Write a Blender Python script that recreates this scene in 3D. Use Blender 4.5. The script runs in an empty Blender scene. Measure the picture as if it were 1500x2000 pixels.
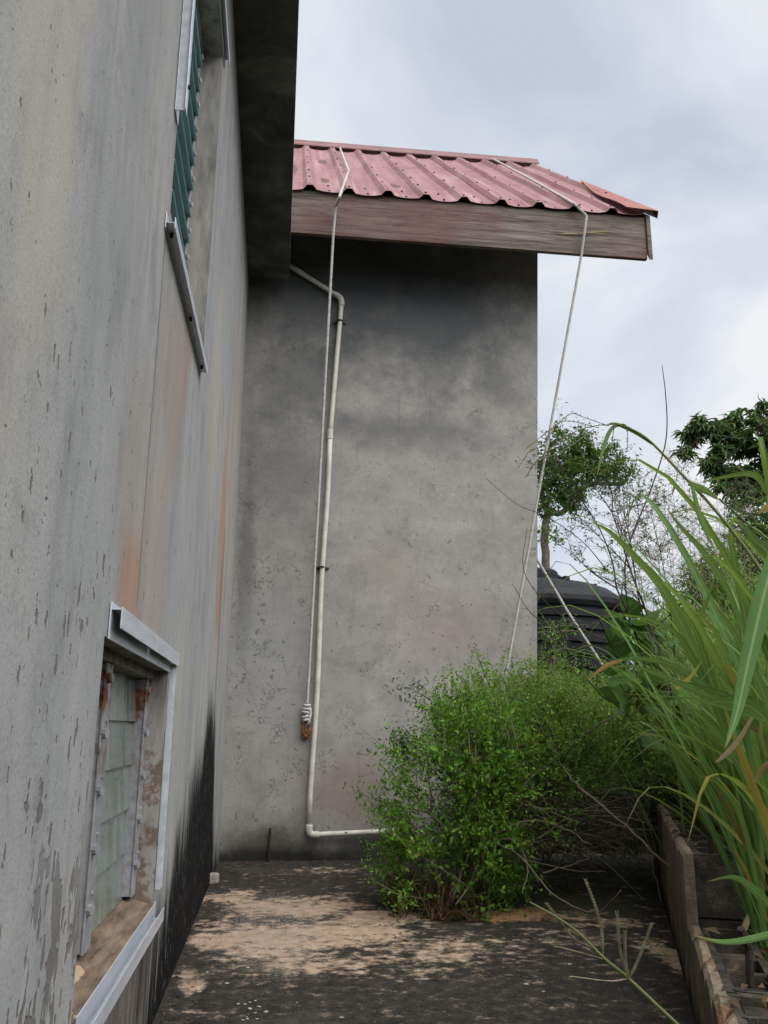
import bpy, math, random
import numpy as np
from mathutils import Vector, Matrix
rnd = random.Random(7); rng = np.random.default_rng(7)
S = bpy.context.scene
COL = S.collection

# ------------------------------------------------------------------ camera
H = 0.95
FPX = 1693.0
yaw, pitch, roll = math.radians(6.934), math.radians(14.137), math.radians(.489)
fw = np.array([math.sin(yaw)*math.cos(pitch), math.cos(yaw)*math.cos(pitch), math.sin(pitch)])
rt = np.array([math.cos(yaw), -math.sin(yaw), 0.0]); up = np.cross(rt, fw)
rt, up = math.cos(roll)*rt+math.sin(roll)*up, -math.sin(roll)*rt+math.cos(roll)*up
CAM = np.array([0, 0, H])
cd = bpy.data.cameras.new('camera'); cam = bpy.data.objects.new('camera', cd); COL.objects.link(cam)
M = Matrix.Identity(4)
for i in range(3):
    M[i][0] = rt[i]; M[i][1] = up[i]; M[i][2] = -fw[i]; M[i][3] = CAM[i]
cam.matrix_world = M
cd.sensor_fit = 'VERTICAL'; cd.sensor_height = 36; cd.sensor_width = 27; cd.lens = 36*FPX/2000
cd.clip_start = .02; cd.clip_end = 2000
S.camera = cam

# ------------------------------------------------------------------ sky, sun, exposure
SUN = Vector((.36, -.55, .92)).normalized()
W = bpy.data.worlds.new('World'); S.world = W; W.use_nodes = True
wn, wl = W.node_tree.nodes, W.node_tree.links; wn.clear()
sky = wn.new('ShaderNodeTexSky'); sky.sky_type = 'NISHITA'; sky.sun_disc = False
sky.sun_elevation = math.asin(SUN.z); sky.sun_rotation = math.atan2(SUN.x, SUN.y)
sky.air_density = 1.0; sky.dust_density = 2.0
bgs = wn.new('ShaderNodeBackground'); bgs.inputs[1].default_value = .06
wl.new(sky.outputs[0], bgs.inputs[0])
tc = wn.new('ShaderNodeTexCoord')
mp = wn.new('ShaderNodeMapping'); mp.inputs['Scale'].default_value = (1, 1, 1.5); mp.inputs['Location'].default_value = (2.2, 1.4, .6)
wl.new(tc.outputs['Generated'], mp.inputs[0])
nz = wn.new('ShaderNodeTexNoise'); nz.inputs['Scale'].default_value = 2.3; nz.inputs['Detail'].default_value = 5; nz.inputs['Roughness'].default_value = .5; nz.inputs['Distortion'].default_value = .5
wl.new(mp.outputs[0], nz.inputs['Vector'])
rp = wn.new('ShaderNodeValToRGB'); e = rp.color_ramp.elements
e[0].position = .36; e[0].color = (.60, .665, .785, 1); e[1].position = .63; e[1].color = (.98, .99, 1.0, 1)
k = e.new(.5); k.color = (.77, .825, .915, 1)
wl.new(nz.outputs[0], rp.inputs[0])
bgc = wn.new('ShaderNodeBackground'); bgc.inputs[1].default_value = .305
wl.new(rp.outputs[0], bgc.inputs[0])
mx = wn.new('ShaderNodeMixShader'); mx.inputs[0].default_value = .93
wl.new(bgs.outputs[0], mx.inputs[1]); wl.new(bgc.outputs[0], mx.inputs[2])
wo = wn.new('ShaderNodeOutputWorld'); wl.new(mx.outputs[0], wo.inputs[0])
sl = bpy.data.lights.new('sun', 'SUN'); sl.energy = 1.5; sl.angle = math.radians(75); sl.color = (1, .97, .93)
so = bpy.data.objects.new('sun', sl); COL.objects.link(so); so.rotation_euler = SUN.to_track_quat('Z', 'Y').to_euler()
so.location = (6, -6, 12)
S.view_settings.view_transform = 'Standard'; S.view_settings.look = 'None'
S.view_settings.exposure = 1.62; S.view_settings.gamma = 1; S.cycles.max_bounces = 5; S.cycles.adaptive_threshold = .02; S.cycles.diffuse_bounces = 3; S.cycles.glossy_bounces = 2; S.cycles.transmission_bounces = 3; S.cycles.transparent_max_bounces = 4; S.cycles.caustics_reflective = False; S.cycles.caustics_refractive = False; S.view_settings.use_curve_mapping = False

# ------------------------------------------------------------------ helpers: places
def ray(x, y): return (x-750)/FPX*rt-(y-1000)/FPX*up+fw
def on(x, y, ax, v):
    d = ray(x, y); return CAM+(v-CAM[ax])/d[ax]*d
def at(x, y, Y): return on(x, y, 1, Y)
def onpl(x, y, P, n):
    d = ray(x, y); P = np.array(P, float); n = np.array(n, float); return CAM+((P-CAM)@n)/(d@n)*d

# ------------------------------------------------------------------ helpers: meshes
class MB:
    def __init__(s): s.v = []; s.f = []
    def add(s, v, f):
        o = len(s.v); s.v += [tuple(map(float, q)) for q in v]; s.f += [tuple(i+o for i in q) for q in f]
    def box(s, lo, hi):
        (a, b, c), (d, e, f) = lo, hi
        s.add([(a,b,c),(d,b,c),(d,e,c),(a,e,c),(a,b,f),(d,b,f),(d,e,f),(a,e,f)],
              [(0,3,2,1),(4,5,6,7),(0,1,5,4),(1,2,6,5),(2,3,7,6),(3,0,4,7)])
        return s
    def obox(s, c, ax, ay, az, hx, hy, hz):
        c = np.array(c, float); ax, ay, az = [np.array(q, float)/np.linalg.norm(q) for q in (ax, ay, az)]
        V = [c+i*hx*ax+j*hy*ay+k_*hz*az for k_ in (-1, 1) for (i, j) in ((-1,-1),(1,-1),(1,1),(-1,1))]
        s.add(V, [(0,3,2,1),(4,5,6,7),(0,1,5,4),(1,2,6,5),(2,3,7,6),(3,0,4,7)]); return s
    def quad(s, *p): s.add(p, [tuple(range(len(p)))]); return s
    def tube(s, pts, r, n=8, cap=True):
        P = np.array(pts, float); m = len(P); r = np.full(m, r) if np.isscalar(r) else np.array(r, float)
        T = np.gradient(P, axis=0); T /= np.linalg.norm(T, axis=1)[:, None]+1e-12
        a = np.array([0, 0, 1.]) if abs(T[0][2]) < .9 else np.array([1., 0, 0])
        u = np.cross(T[0], a); u /= np.linalg.norm(u); V = []
        ang = np.arange(n)*2*math.pi/n
        for i in range(m):
            u = u-(u@T[i])*T[i]; u /= np.linalg.norm(u)+1e-12; w = np.cross(T[i], u)
            V += list(P[i]+r[i]*(np.cos(ang)[:, None]*u+np.sin(ang)[:, None]*w))
        F = [(i*n+j, i*n+(j+1) % n, (i+1)*n+(j+1) % n, (i+1)*n+j) for i in range(m-1) for j in range(n)]
        if cap: F += [tuple(range(n-1, -1, -1)), tuple((m-1)*n+j for j in range(n))]
        s.add(V, F); return s
    def extrude(s, prof, fn, ts):
        """prof: list of 2d points (open profile), fn(p, t)->3d"""
        n = len(prof); V = [fn(p, t) for t in ts for p in prof]
        F = [(i*n+j, i*n+j+1, (i+1)*n+j+1, (i+1)*n+j) for i in range(len(ts)-1) for j in range(n-1)]
        s.add(V, F); return s
    def lathe(s, c, prof, n=48):
        V = []; m = len(prof)
        for (r, z) in prof:
            for j in range(n):
                a = 2*math.pi*j/n; V.append((c[0]+r*math.cos(a), c[1]+r*math.sin(a), c[2]+z))
        F = [(i*n+j, i*n+(j+1) % n, (i+1)*n+(j+1) % n, (i+1)*n+j) for i in range(m-1) for j in range(n)]
        F.append(tuple((m-1)*n+j for j in range(n))); s.add(V, F); return s
    def build(s, name, mat, parent=None, smooth=False):
        me = bpy.data.meshes.new(name); me.from_pydata(s.v, [], s.f)
        me.materials.append(mat)
        if smooth: me.polygons.foreach_set('use_smooth', [True]*len(me.polygons))
        me.update(); return link(name, me, parent)
def link(name, me, parent=None):
    o = bpy.data.objects.new(name, me); COL.objects.link(o)
    if parent is not None: o.parent = parent
    return o
def solidify(o, t, off=0):
    m = o.modifiers.new('s', 'SOLIDIFY'); m.thickness = t; m.offset = off
def bevel(o, w=.003, seg=2):
    m = o.modifiers.new('b', 'BEVEL'); m.width = w; m.segments = seg; m.limit_method = 'ANGLE'
def tag(o, label, cat, group=None):
    o['label'] = label; o['category'] = cat
    if group: o['group'] = group
    return o
def struct(o): o['kind'] = 'structure'; return o
def stuff(o): o['kind'] = 'stuff'; return o
def empty(name, loc, label, cat, group=None):
    o = bpy.data.objects.new(name, None); COL.objects.link(o); o.empty_display_size = .1
    o.location = [float(q) for q in loc]; tag(o, label, cat, group); return o
def adopt(p, *kids):
    for c in kids:
        c.parent = p; c.matrix_parent_inverse = Matrix.Translation(p.location).inverted()
    return kids[0]
def cr(pts, n):
    P = np.array(pts, float); m = len(P)
    if m == 2: return P[0]+np.linspace(0, 1, n)[:, None]*(P[1]-P[0])
    P = np.vstack([2*P[0]-P[1], P, 2*P[-1]-P[-2]]); out = []
    for t in np.linspace(0, m-1-1e-9, n):
        i = int(t); f = t-i; a, b, c, d = P[i:i+4]
        out.append(.5*(2*b+(c-a)*f+(2*a-5*b+4*c-d)*f*f+(3*b-a-3*c+d)*f**3))
    return np.array(out)
def fastmesh(name, V, F, mat, parent=None, smooth=False):
    """V (n,3), F (m,k) numpy"""
    me = bpy.data.meshes.new(name); k = F.shape[1]; m = len(F)
    me.vertices.add(len(V)); me.vertices.foreach_set('co', np.ascontiguousarray(V, np.float32).ravel())
    me.loops.add(m*k); me.loops.foreach_set('vertex_index', np.ascontiguousarray(F, np.int32).ravel())
    me.polygons.add(m); me.polygons.foreach_set('loop_start', np.arange(m, dtype=np.int32)*k)
    me.polygons.foreach_set('loop_total', np.full(m, k, np.int32))
    if smooth: me.polygons.foreach_set('use_smooth', np.ones(m, bool))
    me.materials.append(mat); me.update(calc_edges=True); me.validate()
    return link(name, me, parent)
def leaves(base, dirs, size, width=.45, fold=.25, curl=.15):
    """pointed folded leaves: base (n,3), dirs (n,3) unit, size (n,) -> V,F (triangles)"""
    n = len(base); r = rng.normal(size=(n, 3)); r[:, 2] *= .5
    sd = np.cross(dirs, np.array([0, 0, 1.])+.8*r); sd /= np.linalg.norm(sd, axis=1)[:, None]+1e-9
    nm = np.cross(sd, dirs); s = size[:, None]
    V = np.empty((n, 5, 3))
    V[:, 0] = base; V[:, 1] = base+dirs*s*.45+sd*s*width*.5+nm*s*fold*.3
    V[:, 2] = base+dirs*s*.5-nm*s*.02; V[:, 3] = base+dirs*s*.45-sd*s*width*.5+nm*s*fold*.3
    V[:, 4] = base+dirs*s-nm*s*curl
    F = np.array([[0, 1, 2], [0, 2, 3], [1, 4, 2], [2, 4, 3]]); F = (np.arange(n)*5)[:, None, None]+F[None]
    return V.reshape(-1, 3), F.reshape(-1, 3)
def unit(v): return v/(np.linalg.norm(v, axis=-1, keepdims=True)+1e-9)

# ------------------------------------------------------------------ helpers: materials
class Mat:
    def __init__(s, name):
        s.m = bpy.data.materials.new(name); s.m.use_nodes = True; s.t = s.m.node_tree; s.t.nodes.clear()
        s.out = s.t.nodes.new('ShaderNodeOutputMaterial'); s.geo = s.t.nodes.new('ShaderNodeNewGeometry')
        s.pos = s.geo.outputs['Position']
    def put(s, sock, v):
        if v is None: return
        if isinstance(v, bpy.types.NodeSocket): s.t.links.new(v, sock)
        elif hasattr(sock, 'default_value'):
            if isinstance(v, (tuple, list)) and len(v) == 3 and len(sock.default_value) == 4: v = (*v, 1)
            sock.default_value = v
    def math(s, op, a, b=None, c=None, clamp=False):
        n = s.t.nodes.new('ShaderNodeMath'); n.operation = op; n.use_clamp = clamp
        for i, q in enumerate((a, b, c)): s.put(n.inputs[i], q)
        return n.outputs[0]
    def mul(s, *a):
        r = a[0]
        for q in a[1:]: r = s.math('MULTIPLY', r, q)
        return r
    def add(s, *a):
        r = a[0]
        for q in a[1:]: r = s.math('ADD', r, q)
        return r
    def mx(s, a, b): return s.math('MAXIMUM', a, b)
    def inv(s, a): return s.math('SUBTRACT', 1.0, a)
    def vec(s, scale, vec=None, loc=(0, 0, 0)):
        n = s.t.nodes.new('ShaderNodeMapping'); s.put(n.inputs[0], vec or s.pos); n.inputs['Scale'].default_value = scale; n.inputs['Location'].default_value = loc
        return n.outputs[0]
    def objc(s):
        n = s.t.nodes.new('ShaderNodeTexCoord'); return n.outputs['Object']
    def noise(s, scale, detail=4, rough=.55, vec=None, dist=0, col=False):
        n = s.t.nodes.new('ShaderNodeTexNoise'); s.put(n.inputs['Vector'], vec or s.pos)
        n.inputs['Scale'].default_value = scale; n.inputs['Detail'].default_value = detail; n.inputs['Roughness'].default_value = rough; n.inputs['Distortion'].default_value = dist
        return n.outputs[1 if col else 0]
    def smooth(s, v, a, b, lo=0, hi=1):
        n = s.t.nodes.new('ShaderNodeMapRange'); n.interpolation_type = 'SMOOTHSTEP'
        if a > b: a, b, lo, hi = b, a, hi, lo
        s.put(n.inputs[0], v); n.inputs[1].default_value = a; n.inputs[2].default_value = b; n.inputs[3].default_value = lo; n.inputs[4].default_value = hi
        return n.outputs[0]
    def ramp(s, v, *st):
        n = s.t.nodes.new('ShaderNodeValToRGB'); s.put(n.inputs[0], v); e = n.color_ramp.elements
        while len(e) < len(st): e.new(.5)
        for q, (p, c) in zip(e, st):
            q.position = p; q.color = (*c, 1) if not np.isscalar(c) else (c, c, c, 1)
        return n.outputs[0]
    def curve(s, v, lo, hi, pts):
        n = s.t.nodes.new('ShaderNodeFloatCurve'); m = s.t.nodes.new('ShaderNodeMapRange')
        s.put(m.inputs[0], v); m.inputs[1].default_value = lo; m.inputs[2].default_value = hi
        s.t.links.new(m.outputs[0], n.inputs['Value']); c = n.mapping.curves[0]
        while len(c.points) < len(pts): c.points.new(.5, .5)
        for q, p in zip(c.points, pts): q.location = ((p[0]-lo)/(hi-lo), p[1])
        n.mapping.update(); return n.outputs[0]
    def mix(s, f, a, b, mode='MIX'):
        n = s.t.nodes.new('ShaderNodeMix'); n.data_type = 'RGBA'; n.blend_type = mode
        s.put(n.inputs[0], f); s.put(n.inputs[6], a); s.put(n.inputs[7], b); return n.outputs[2]
    def sep(s, vec=None):
        n = s.t.nodes.new('ShaderNodeSeparateXYZ'); s.put(n.inputs[0], vec or s.pos); return n.outputs
    def blob(s, a, b, ca, cb, ra, rb, nz=None, amp=.6, edge=.35):
        da = s.math('DIVIDE', s.math('SUBTRACT', a, ca), ra); db = s.math('DIVIDE', s.math('SUBTRACT', b, cb), rb)
        d = s.math('SQRT', s.add(s.mul(da, da), s.mul(db, db)))
        if nz is not None: d = s.add(d, s.mul(s.math('SUBTRACT', nz, .5), amp*2))
        return s.smooth(d, 1.0, edge)
    def bump(s, h, strength=.4, dist=.01, normal=None):
        n = s.t.nodes.new('ShaderNodeBump'); n.inputs['Strength'].default_value = strength; n.inputs['Distance'].default_value = dist
        s.put(n.inputs['Height'], h); s.put(n.inputs['Normal'], normal); return n.outputs[0]
    def done(s, col, rough=.8, normal=None, metal=0, spec=.3, trans=0, translucent=0, alpha=None, tcol=None):
        b = s.t.nodes.new('ShaderNodeBsdfPrincipled'); s.put(b.inputs['Base Color'], col); s.put(b.inputs['Roughness'], rough)
        s.put(b.inputs['Metallic'], metal); s.put(b.inputs['Specular IOR Level'], spec); s.put(b.inputs['Normal'], normal); s.put(b.inputs['Transmission Weight'], trans)
        sh = b.outputs[0]
        if translucent:
            t = s.t.nodes.new('ShaderNodeBsdfTranslucent'); s.put(t.inputs[0], tcol if tcol is not None else col); x = s.t.nodes.new('ShaderNodeMixShader'); x.inputs[0].default_value = translucent
            s.t.links.new(sh, x.inputs[1]); s.t.links.new(t.outputs[0], x.inputs[2]); sh = x.outputs[0]
        s.t.links.new(sh, s.out.inputs[0]); return s.m
MT = {}

def chips(m, scale, dens, width=.016):
    """curved gashes and pocks in old plaster -> mask"""
    n1 = m.noise(scale, 3, .6); n2 = m.noise(scale*.55, 2, .5, m.vec((1, 1, 1), loc=(5, 3, 9))); n3 = m.noise(scale*1.9, 2, .5, m.vec((1, 1, 1), loc=(2, 8, 1)))
    ridge = m.smooth(m.math('ABSOLUTE', m.math('SUBTRACT', n1, .5)), width, width*.35)
    gate = m.smooth(m.add(n2, dens), .615, .64)
    spot = m.smooth(m.add(n3, m.mul(dens, .8)), .715, .735)
    return m.mx(m.mul(ridge, gate), spot)

# --- rendered plaster of the long side wall
m = Mat('side_plaster'); X_, Y_, Z_ = m.sep()
st = m.noise(1, 5, .6, m.vec((1, 3.6, .7)), dist=.35); st2 = m.noise(1, 4, .6, m.vec((1, 17, 1.3), loc=(0, 3, 5))); big = m.noise(.9, 4, .6); fine = m.noise(130, 3, .7); mid = m.noise(14, 5, .65)
c = m.ramp(st, (.28, (.26, .263, .266)), (.46, (.325, .326, .320)), (.6, (.360, .357, .342)), (.74, (.335, .315, .282)))
c = m.mix(m.smooth(big, .38, .66), c, m.mix(.5, c, (.29, .30, .312)))
c = m.mix(m.smooth(st2, .56, .74, 0, .35), c, (.20, .192, .185))
c = m.mix(m.smooth(mid, .52, .72, 0, .45), c, (.19, .192, .195))
c = m.mix(m.smooth(fine, .50, .64, 0, .5), c, (.20, .195, .19))
mo = m.noise(5, 7, .72, m.vec((1, 1, .45)), dist=.3); c = m.mix(m.smooth(mo, .50, .66, 0, .55), c, (.19, .192, .195)); c = m.mix(m.smooth(mo, .46, .34, 0, .35), c, (.42, .41, .385))
gr = m.noise(1, 4, .65, m.vec((1, 2.2, .5), loc=(0, 9, 4))); c = m.mix(m.smooth(gr, .52, .70, 0, .4), c, (.215, .22, .226))
nb = m.noise(3.2, 4, .6); sn = m.noise(1, 4, .6, m.vec((1, 22, 1.6)))
def stain_or_shade(cy, cz, ry, rz, colr, k, amp=.45):
    global c
    c = m.mix(m.mul(m.blob(Y_, Z_, cy, cz, ry, rz, nb, amp), m.smooth(sn, .25, .6, .35, 1), k), c, colr)
stain_or_shade(2.14, 1.30, .24, .20, (.36, .175, .10), .75, .6)
stain_or_shade(2.12, 1.55, .28, .45, (.33, .25, .185), .35, .7)
stain_or_shade(2.75, 2.05, .42, .42, (.29, .215, .165), .6, .7)
stain_or_shade(2.98, 2.25, .09, .30, (.33, .19, .12), .5)
stain_or_shade(2.62, 1.45, .32, .55, (.34, .25, .20), .55)
stain_or_shade(2.35, 1.9, .12, 1.2, (.27, .23, .20), .55, .2)
stain_or_shade(5.35, 2.1, .40, .95, (.36, .19, .11), .75, .5)
stain_or_shade(5.55, 1.7, .16, .7, (.20, .13, .10), .7, .3)
stain_or_shade(6.2, 2.6, .3, 1.3, (.40, .31, .22), .6, .3)
stain_or_shade(4.3, 2.6, .5, .9, (.42, .37, .30), .5); stain_or_shade(5.9, 3.4, .25, 1.2, (.34, .26, .18), .6, .4); stain_or_shade(2.0, 1.0, .10, .5, (.30, .21, .16), .5)
stain_or_shade(1.15, 2.0, .25, .9, (.44, .40, .32), .5)
stain_or_shade(2.6, .18, .95, .26, (.10, .075, .058), .85); stain_or_shade(3.05, .2, .45, .3, (.05, .04, .034), .8)
# fine vertical joint line above the low window
c = m.mix(m.mul(m.smooth(m.math('ABSOLUTE', m.math('SUBTRACT', Y_, m.add(2.285, m.mul(m.math('SUBTRACT', st2, .5), .03)))), .012, .004), m.smooth(Z_, 1.2, 1.3), m.smooth(Z_, 2.4, 2.3), .75), c, (.14, .12, .115))
# chips, thickest low down and near
dn = m.add(m.smooth(Z_, 2.1, .35, -.085, .075), m.smooth(Y_, 3.4, 1.2, -.035, .025))
def flakes(scale, dens, warp, loc):
    wv = m.t.nodes.new('ShaderNodeVectorMath'); wv.operation = 'MULTIPLY_ADD'; m.put(wv.inputs[0], m.noise(scale*1.6, 2, .6, col=True)); wv.inputs[1].default_value = (warp, warp, warp); m.put(wv.inputs[2], m.pos)
    vn = m.t.nodes.new('ShaderNodeTexVoronoi'); vn.inputs['Scale'].default_value = scale; vn.inputs['Randomness'].default_value = 1; m.put(vn.inputs['Vector'], m.vec((1, 1.15, .40), vec=wv.outputs[0], loc=loc))
    cr_ = m.t.nodes.new('ShaderNodeSeparateColor'); m.put(cr_.inputs[0], vn.outputs['Color'])
    rad = m.mul(m.math('MAXIMUM', m.math('SUBTRACT', m.add(cr_.outputs[0], dens), 1.0), 0.0), .85)
    return m.smooth(m.math('SUBTRACT', rad, vn.outputs['Distance']), 0.0, .05)
dens = m.add(m.smooth(Z_, 2.6, .4, .05, .52), m.smooth(Y_, 3.6, 1.2, -.12, .10), m.mul(m.math('SUBTRACT', m.noise(2.2, 3, .6), .5), .55))
ch = m.mx(flakes(17, dens, .05, (0, 0, 0)), m.mx(flakes(42, m.add(dens, .03), .02, (3, 1, 2)), flakes(10, m.math('SUBTRACT', dens, .27), .10, (7, 2, 5))))
ch2 = m.mul(m.smooth(m.add(m.noise(7, 4, .65, m.vec((1, 1, .55))), dn), .585, .605), m.mul(m.smooth(Z_, .98, .55), m.smooth(Y_, 2.1, 1.75)))
chA = m.mx(ch, ch2)
c = m.mix(m.mul(chA, .72), c, m.mix(mid, (.070, .060, .052), (.150, .122, .102)))
pit = m.smooth(m.noise(60, 1, .5), .76, .79); c = m.mix(m.mul(pit, .7), c, (.10, .10, .10))
# black growth rising from the slab
hz = m.curve(Y_, 0, 7, [(0, .02), (2.6, .03), (3.2, .20), (3.6, .42), (4.2, .62), (4.8, .78), (5.15, 1.0), (5.55, .93), (5.95, .45), (6.3, .20), (7, .12)])
bl = m.add(m.math('SUBTRACT', hz, m.mul(Z_, .87)), m.mul(m.math('SUBTRACT', sn, .5), .55), m.mul(m.math('SUBTRACT', mo, .5), .45), m.mul(m.math('SUBTRACT', fine, .5), .15))
blm = m.smooth(bl, -.12, .20)
flk = m.smooth(m.noise(1, 4, .7, m.vec((1, 60, 14))), .60, .66)
c = m.mix(m.mul(blm, m.inv(m.mul(flk, .55))), c, (.008, .008, .0085))
hgt = m.add(m.mul(mid, .3), m.mul(fine, .25), m.mul(chA, -.9), m.mul(pit, -.6))
MT['side'] = m.done(c, m.smooth(fine, .3, .7, .85, .97), m.bump(hgt, .7, .005), spec=.08)

# --- plaster of the end wall
m = Mat('end_plaster'); X_, Y_, Z_ = m.sep()
big = m.noise(1.0, 6, .6, m.vec((1, 1, .8), loc=(4, 0, 2)), dist=.6); md = m.noise(4.5, 9, .74, dist=.15); fine = m.noise(90, 3, .7); ws = m.noise(2.1, 5, .6, m.vec((1, 1, 1.5), loc=(1, 0, 7)), dist=1.2)
c = m.ramp(md, (.26, (.18, .178, .174)), (.44, (.265, .258, .242)), (.60, (.318, .308, .285)), (.76, (.365, .354, .328)))
c = m.mix(m.smooth(ws, .55, .78, 0, .35), c, (.36, .355, .335))
c = m.mix(m.smooth(big, .5, .75, 0, .4), c, (.27, .235, .20))
ds = m.noise(1, 5, .65, m.vec((14, 1, .9))); c = m.mix(m.smooth(ds, .55, .72, 0, .4), c, (.155, .155, .155)); pk = m.smooth(m.noise(38, 5, .7), .60, .67); c = m.mix(m.mul(pk, .45), c, (.11, .11, .112))
c = m.mix(m.smooth(fine, .5, .68, 0, .25), c, (.13, .13, .125))
nb = m.noise(2.6, 8, .72, dist=.2)
def stain_or_shade(cx, cz, rx, rz, colr, k, amp=.7, edge=.35):
    global c
    c = m.mix(m.mul(m.blob(X_, Z_, cx, cz, rx, rz, nb, amp, edge), k), c, colr)
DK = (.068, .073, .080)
stain_or_shade(1.2, 4.55, 1.4, 1.0, DK, .85, .6, .15); stain_or_shade(.75, 5.0, 1.8, .6, (.055, .058, .064), .9, .4, .1); stain_or_shade(.2, 4.6, .9, .9, DK, .8, .5, .1)
stain_or_shade(1.85, 3.95, .45, .40, DK, .4, 1.0, 0); stain_or_shade(.15, 3.9, .45, .55, DK, .55)
stain_or_shade(1.0, 3.45, 1.3, .30, (.095, .099, .110), .62, .9, 0); stain_or_shade(-.05, 3.1, .7, .9, (.12, .123, .132), .55, .8, 0)
stain_or_shade(-.27, 2.2, .10, 1.2, (.09, .092, .10), .5, .8); stain_or_shade(1.35, 1.75, .8, .55, (.255, .205, .175), .5, .6, 0); stain_or_shade(.9, 2.25, .5, .3, (.27, .23, .185), .45, .6, 0)
stain_or_shade(.6, .5, .5, .35, (.25, .19, .155), .5); stain_or_shade(1.4, 2.62, .9, .09, (.37, .365, .345), .3, .8, 0)
stain_or_shade(0, 1.5, .5, .8, (.28, .285, .29), .5); stain_or_shade(.0, .0, .6, .42, (.055, .052, .040), .85, .7, .2); stain_or_shade(1.2, -.02, 1.5, .30, (.045, .044, .037), .9, .5, .3); stain_or_shade(.0, .0, 1.0, .12, (.02, .02, .018), .9, .3)  # wall foot: dark mossy blotches, plus contact shadow painted along the floor line
ch = chips(m, 10.5, m.add(m.smooth(Z_, 4.2, 1.4, -.04, .02), m.mul(m.blob(X_, Z_, -.2, 1.6, .35, 1.6), .04)), .020)
ch = m.mx(m.mul(ch, m.smooth(m.noise(1.3, 2, .5), .30, .42)), m.mul(m.smooth(m.noise(24, 4, .65), .62, .66), m.blob(X_, Z_, -.28, 2.1, .22, 1.1)))
hl = m.noise(1.7, 5, .6, m.vec((1, 1, 1), loc=(4, 4, 4)), dist=.8); crk = m.mul(m.smooth(m.math('ABSOLUTE', m.math('SUBTRACT', hl, .5)), .0035, .001), m.smooth(md, .42, .55)); c = m.mix(m.mul(crk, .5), c, (.09, .09, .09))
c = m.mix(m.mul(ch, .5), c, (.075, .075, .078))
tr = m.noise(1, 3, .5, m.vec((2.2, 1, 7), loc=(1, 2, 3)), dist=1.6); MT['end'] = m.done(c, .9, m.bump(m.add(m.mul(tr, .9), m.mul(md, .5), m.mul(fine, .15), m.mul(ch, -.6)), .5, .006), spec=.15)

# --- dark soffit concrete
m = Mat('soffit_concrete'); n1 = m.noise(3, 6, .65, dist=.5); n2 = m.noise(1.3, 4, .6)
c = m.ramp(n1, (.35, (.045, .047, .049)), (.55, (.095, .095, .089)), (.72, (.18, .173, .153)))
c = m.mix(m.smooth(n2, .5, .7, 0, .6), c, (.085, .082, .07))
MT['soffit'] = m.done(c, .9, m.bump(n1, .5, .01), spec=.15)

# --- floor slab
m = Mat('slab'); X_, Y_, Z_ = m.sep()
a1 = m.noise(5.5, 7, .72, dist=.4); a2 = m.noise(17, 6, .7); a3 = m.noise(70, 4, .7); a4 = m.noise(1.6, 4, .6)
c = m.ramp(a2, (.33, (.012, .012, .011)), (.52, (.034, .030, .026)), (.72, (.095, .080, .066)))
c = m.mix(m.smooth(a3, .55, .75, 0, .5), c, (.12, .105, .09))
zone = None
for (px, py, rx, ry, k) in [(600, 1775, .62, .62, .9), (520, 1835, .62, .62, 1), (650, 1820, .7, .5, .95), (850, 1850, .8, .45, .5), (1100, 1830, .6, .35, .4), (440, 1752, .30, .35, .8), (730, 1795, .35, .45, .9), (1000, 1785, .55, .28, .8), (620, 1880, .6, .35, .65), (400, 1840, .16, .5, .9), (1180, 1800, .45, .35, .45), (620, 1700, .45, .28, .5), (1322, 1870, .16, .8, .8), (380, 1910, .10, .25, .7), (830, 1880, .5, .4, .3)]:
    q = on(px, py, 2, 0); b = m.mul(m.blob(X_, Y_, float(q[0]), float(q[1]), rx, ry, a4, .5, .1), k); zone = b if zone is None else m.mx(zone, b)
pm = m.smooth(m.add(m.mul(zone, .50), m.mul(m.math('SUBTRACT', a1, .5), 1.35), m.mul(m.math('SUBTRACT', a2, .5), .95)), 0.10, .42)
pm = m.mul(pm, m.smooth(a3, .28, .52, .45, 1))
og = m.blob(X_, Y_, 1.25, 4.95, .55, .35, a4, .5)
pc = m.ramp(a2, (.3, (.28, .195, .135)), (.5, (.44, .315, .225)), (.7, (.52, .42, .33)))
pc = m.mix(m.mul(og, .8), pc, (.44, .22, .11))
c = m.mix(pm, c, pc)
gz = m.blob(X_, Y_, 0.03, 4.7, .35, 1.2, a1, .6)
c = m.mix(m.mul(gz, m.smooth(a3, .45, .6), .6), c, (.33, .30, .27))
grit = m.smooth(m.noise(140, 2, .6), .60, .66); c = m.mix(m.mul(grit, .5), c, (.16, .145, .125)); ml = m.noise(2.4, 5, .65); c = m.mix(m.smooth(ml, .52, .7, 0, .5), c, (.075, .066, .055))
fl = m.smooth(m.noise(34, 3, .6), .70, .72); c = m.mix(m.mul(fl, .7), c, (.30, .25, .20))
c = m.mix(m.mul(m.blob(X_, Y_, 1.6, 5.2, .6, .6, a1, .5), .5), c, (.045, .055, .022))
MT['slab'] = m.done(c, m.smooth(a2, .3, .7, .8, .97), m.bump(m.add(m.mul(a2, .4), m.mul(a3, .3), m.mul(pm, .35)), .6, .008), spec=.12)

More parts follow.
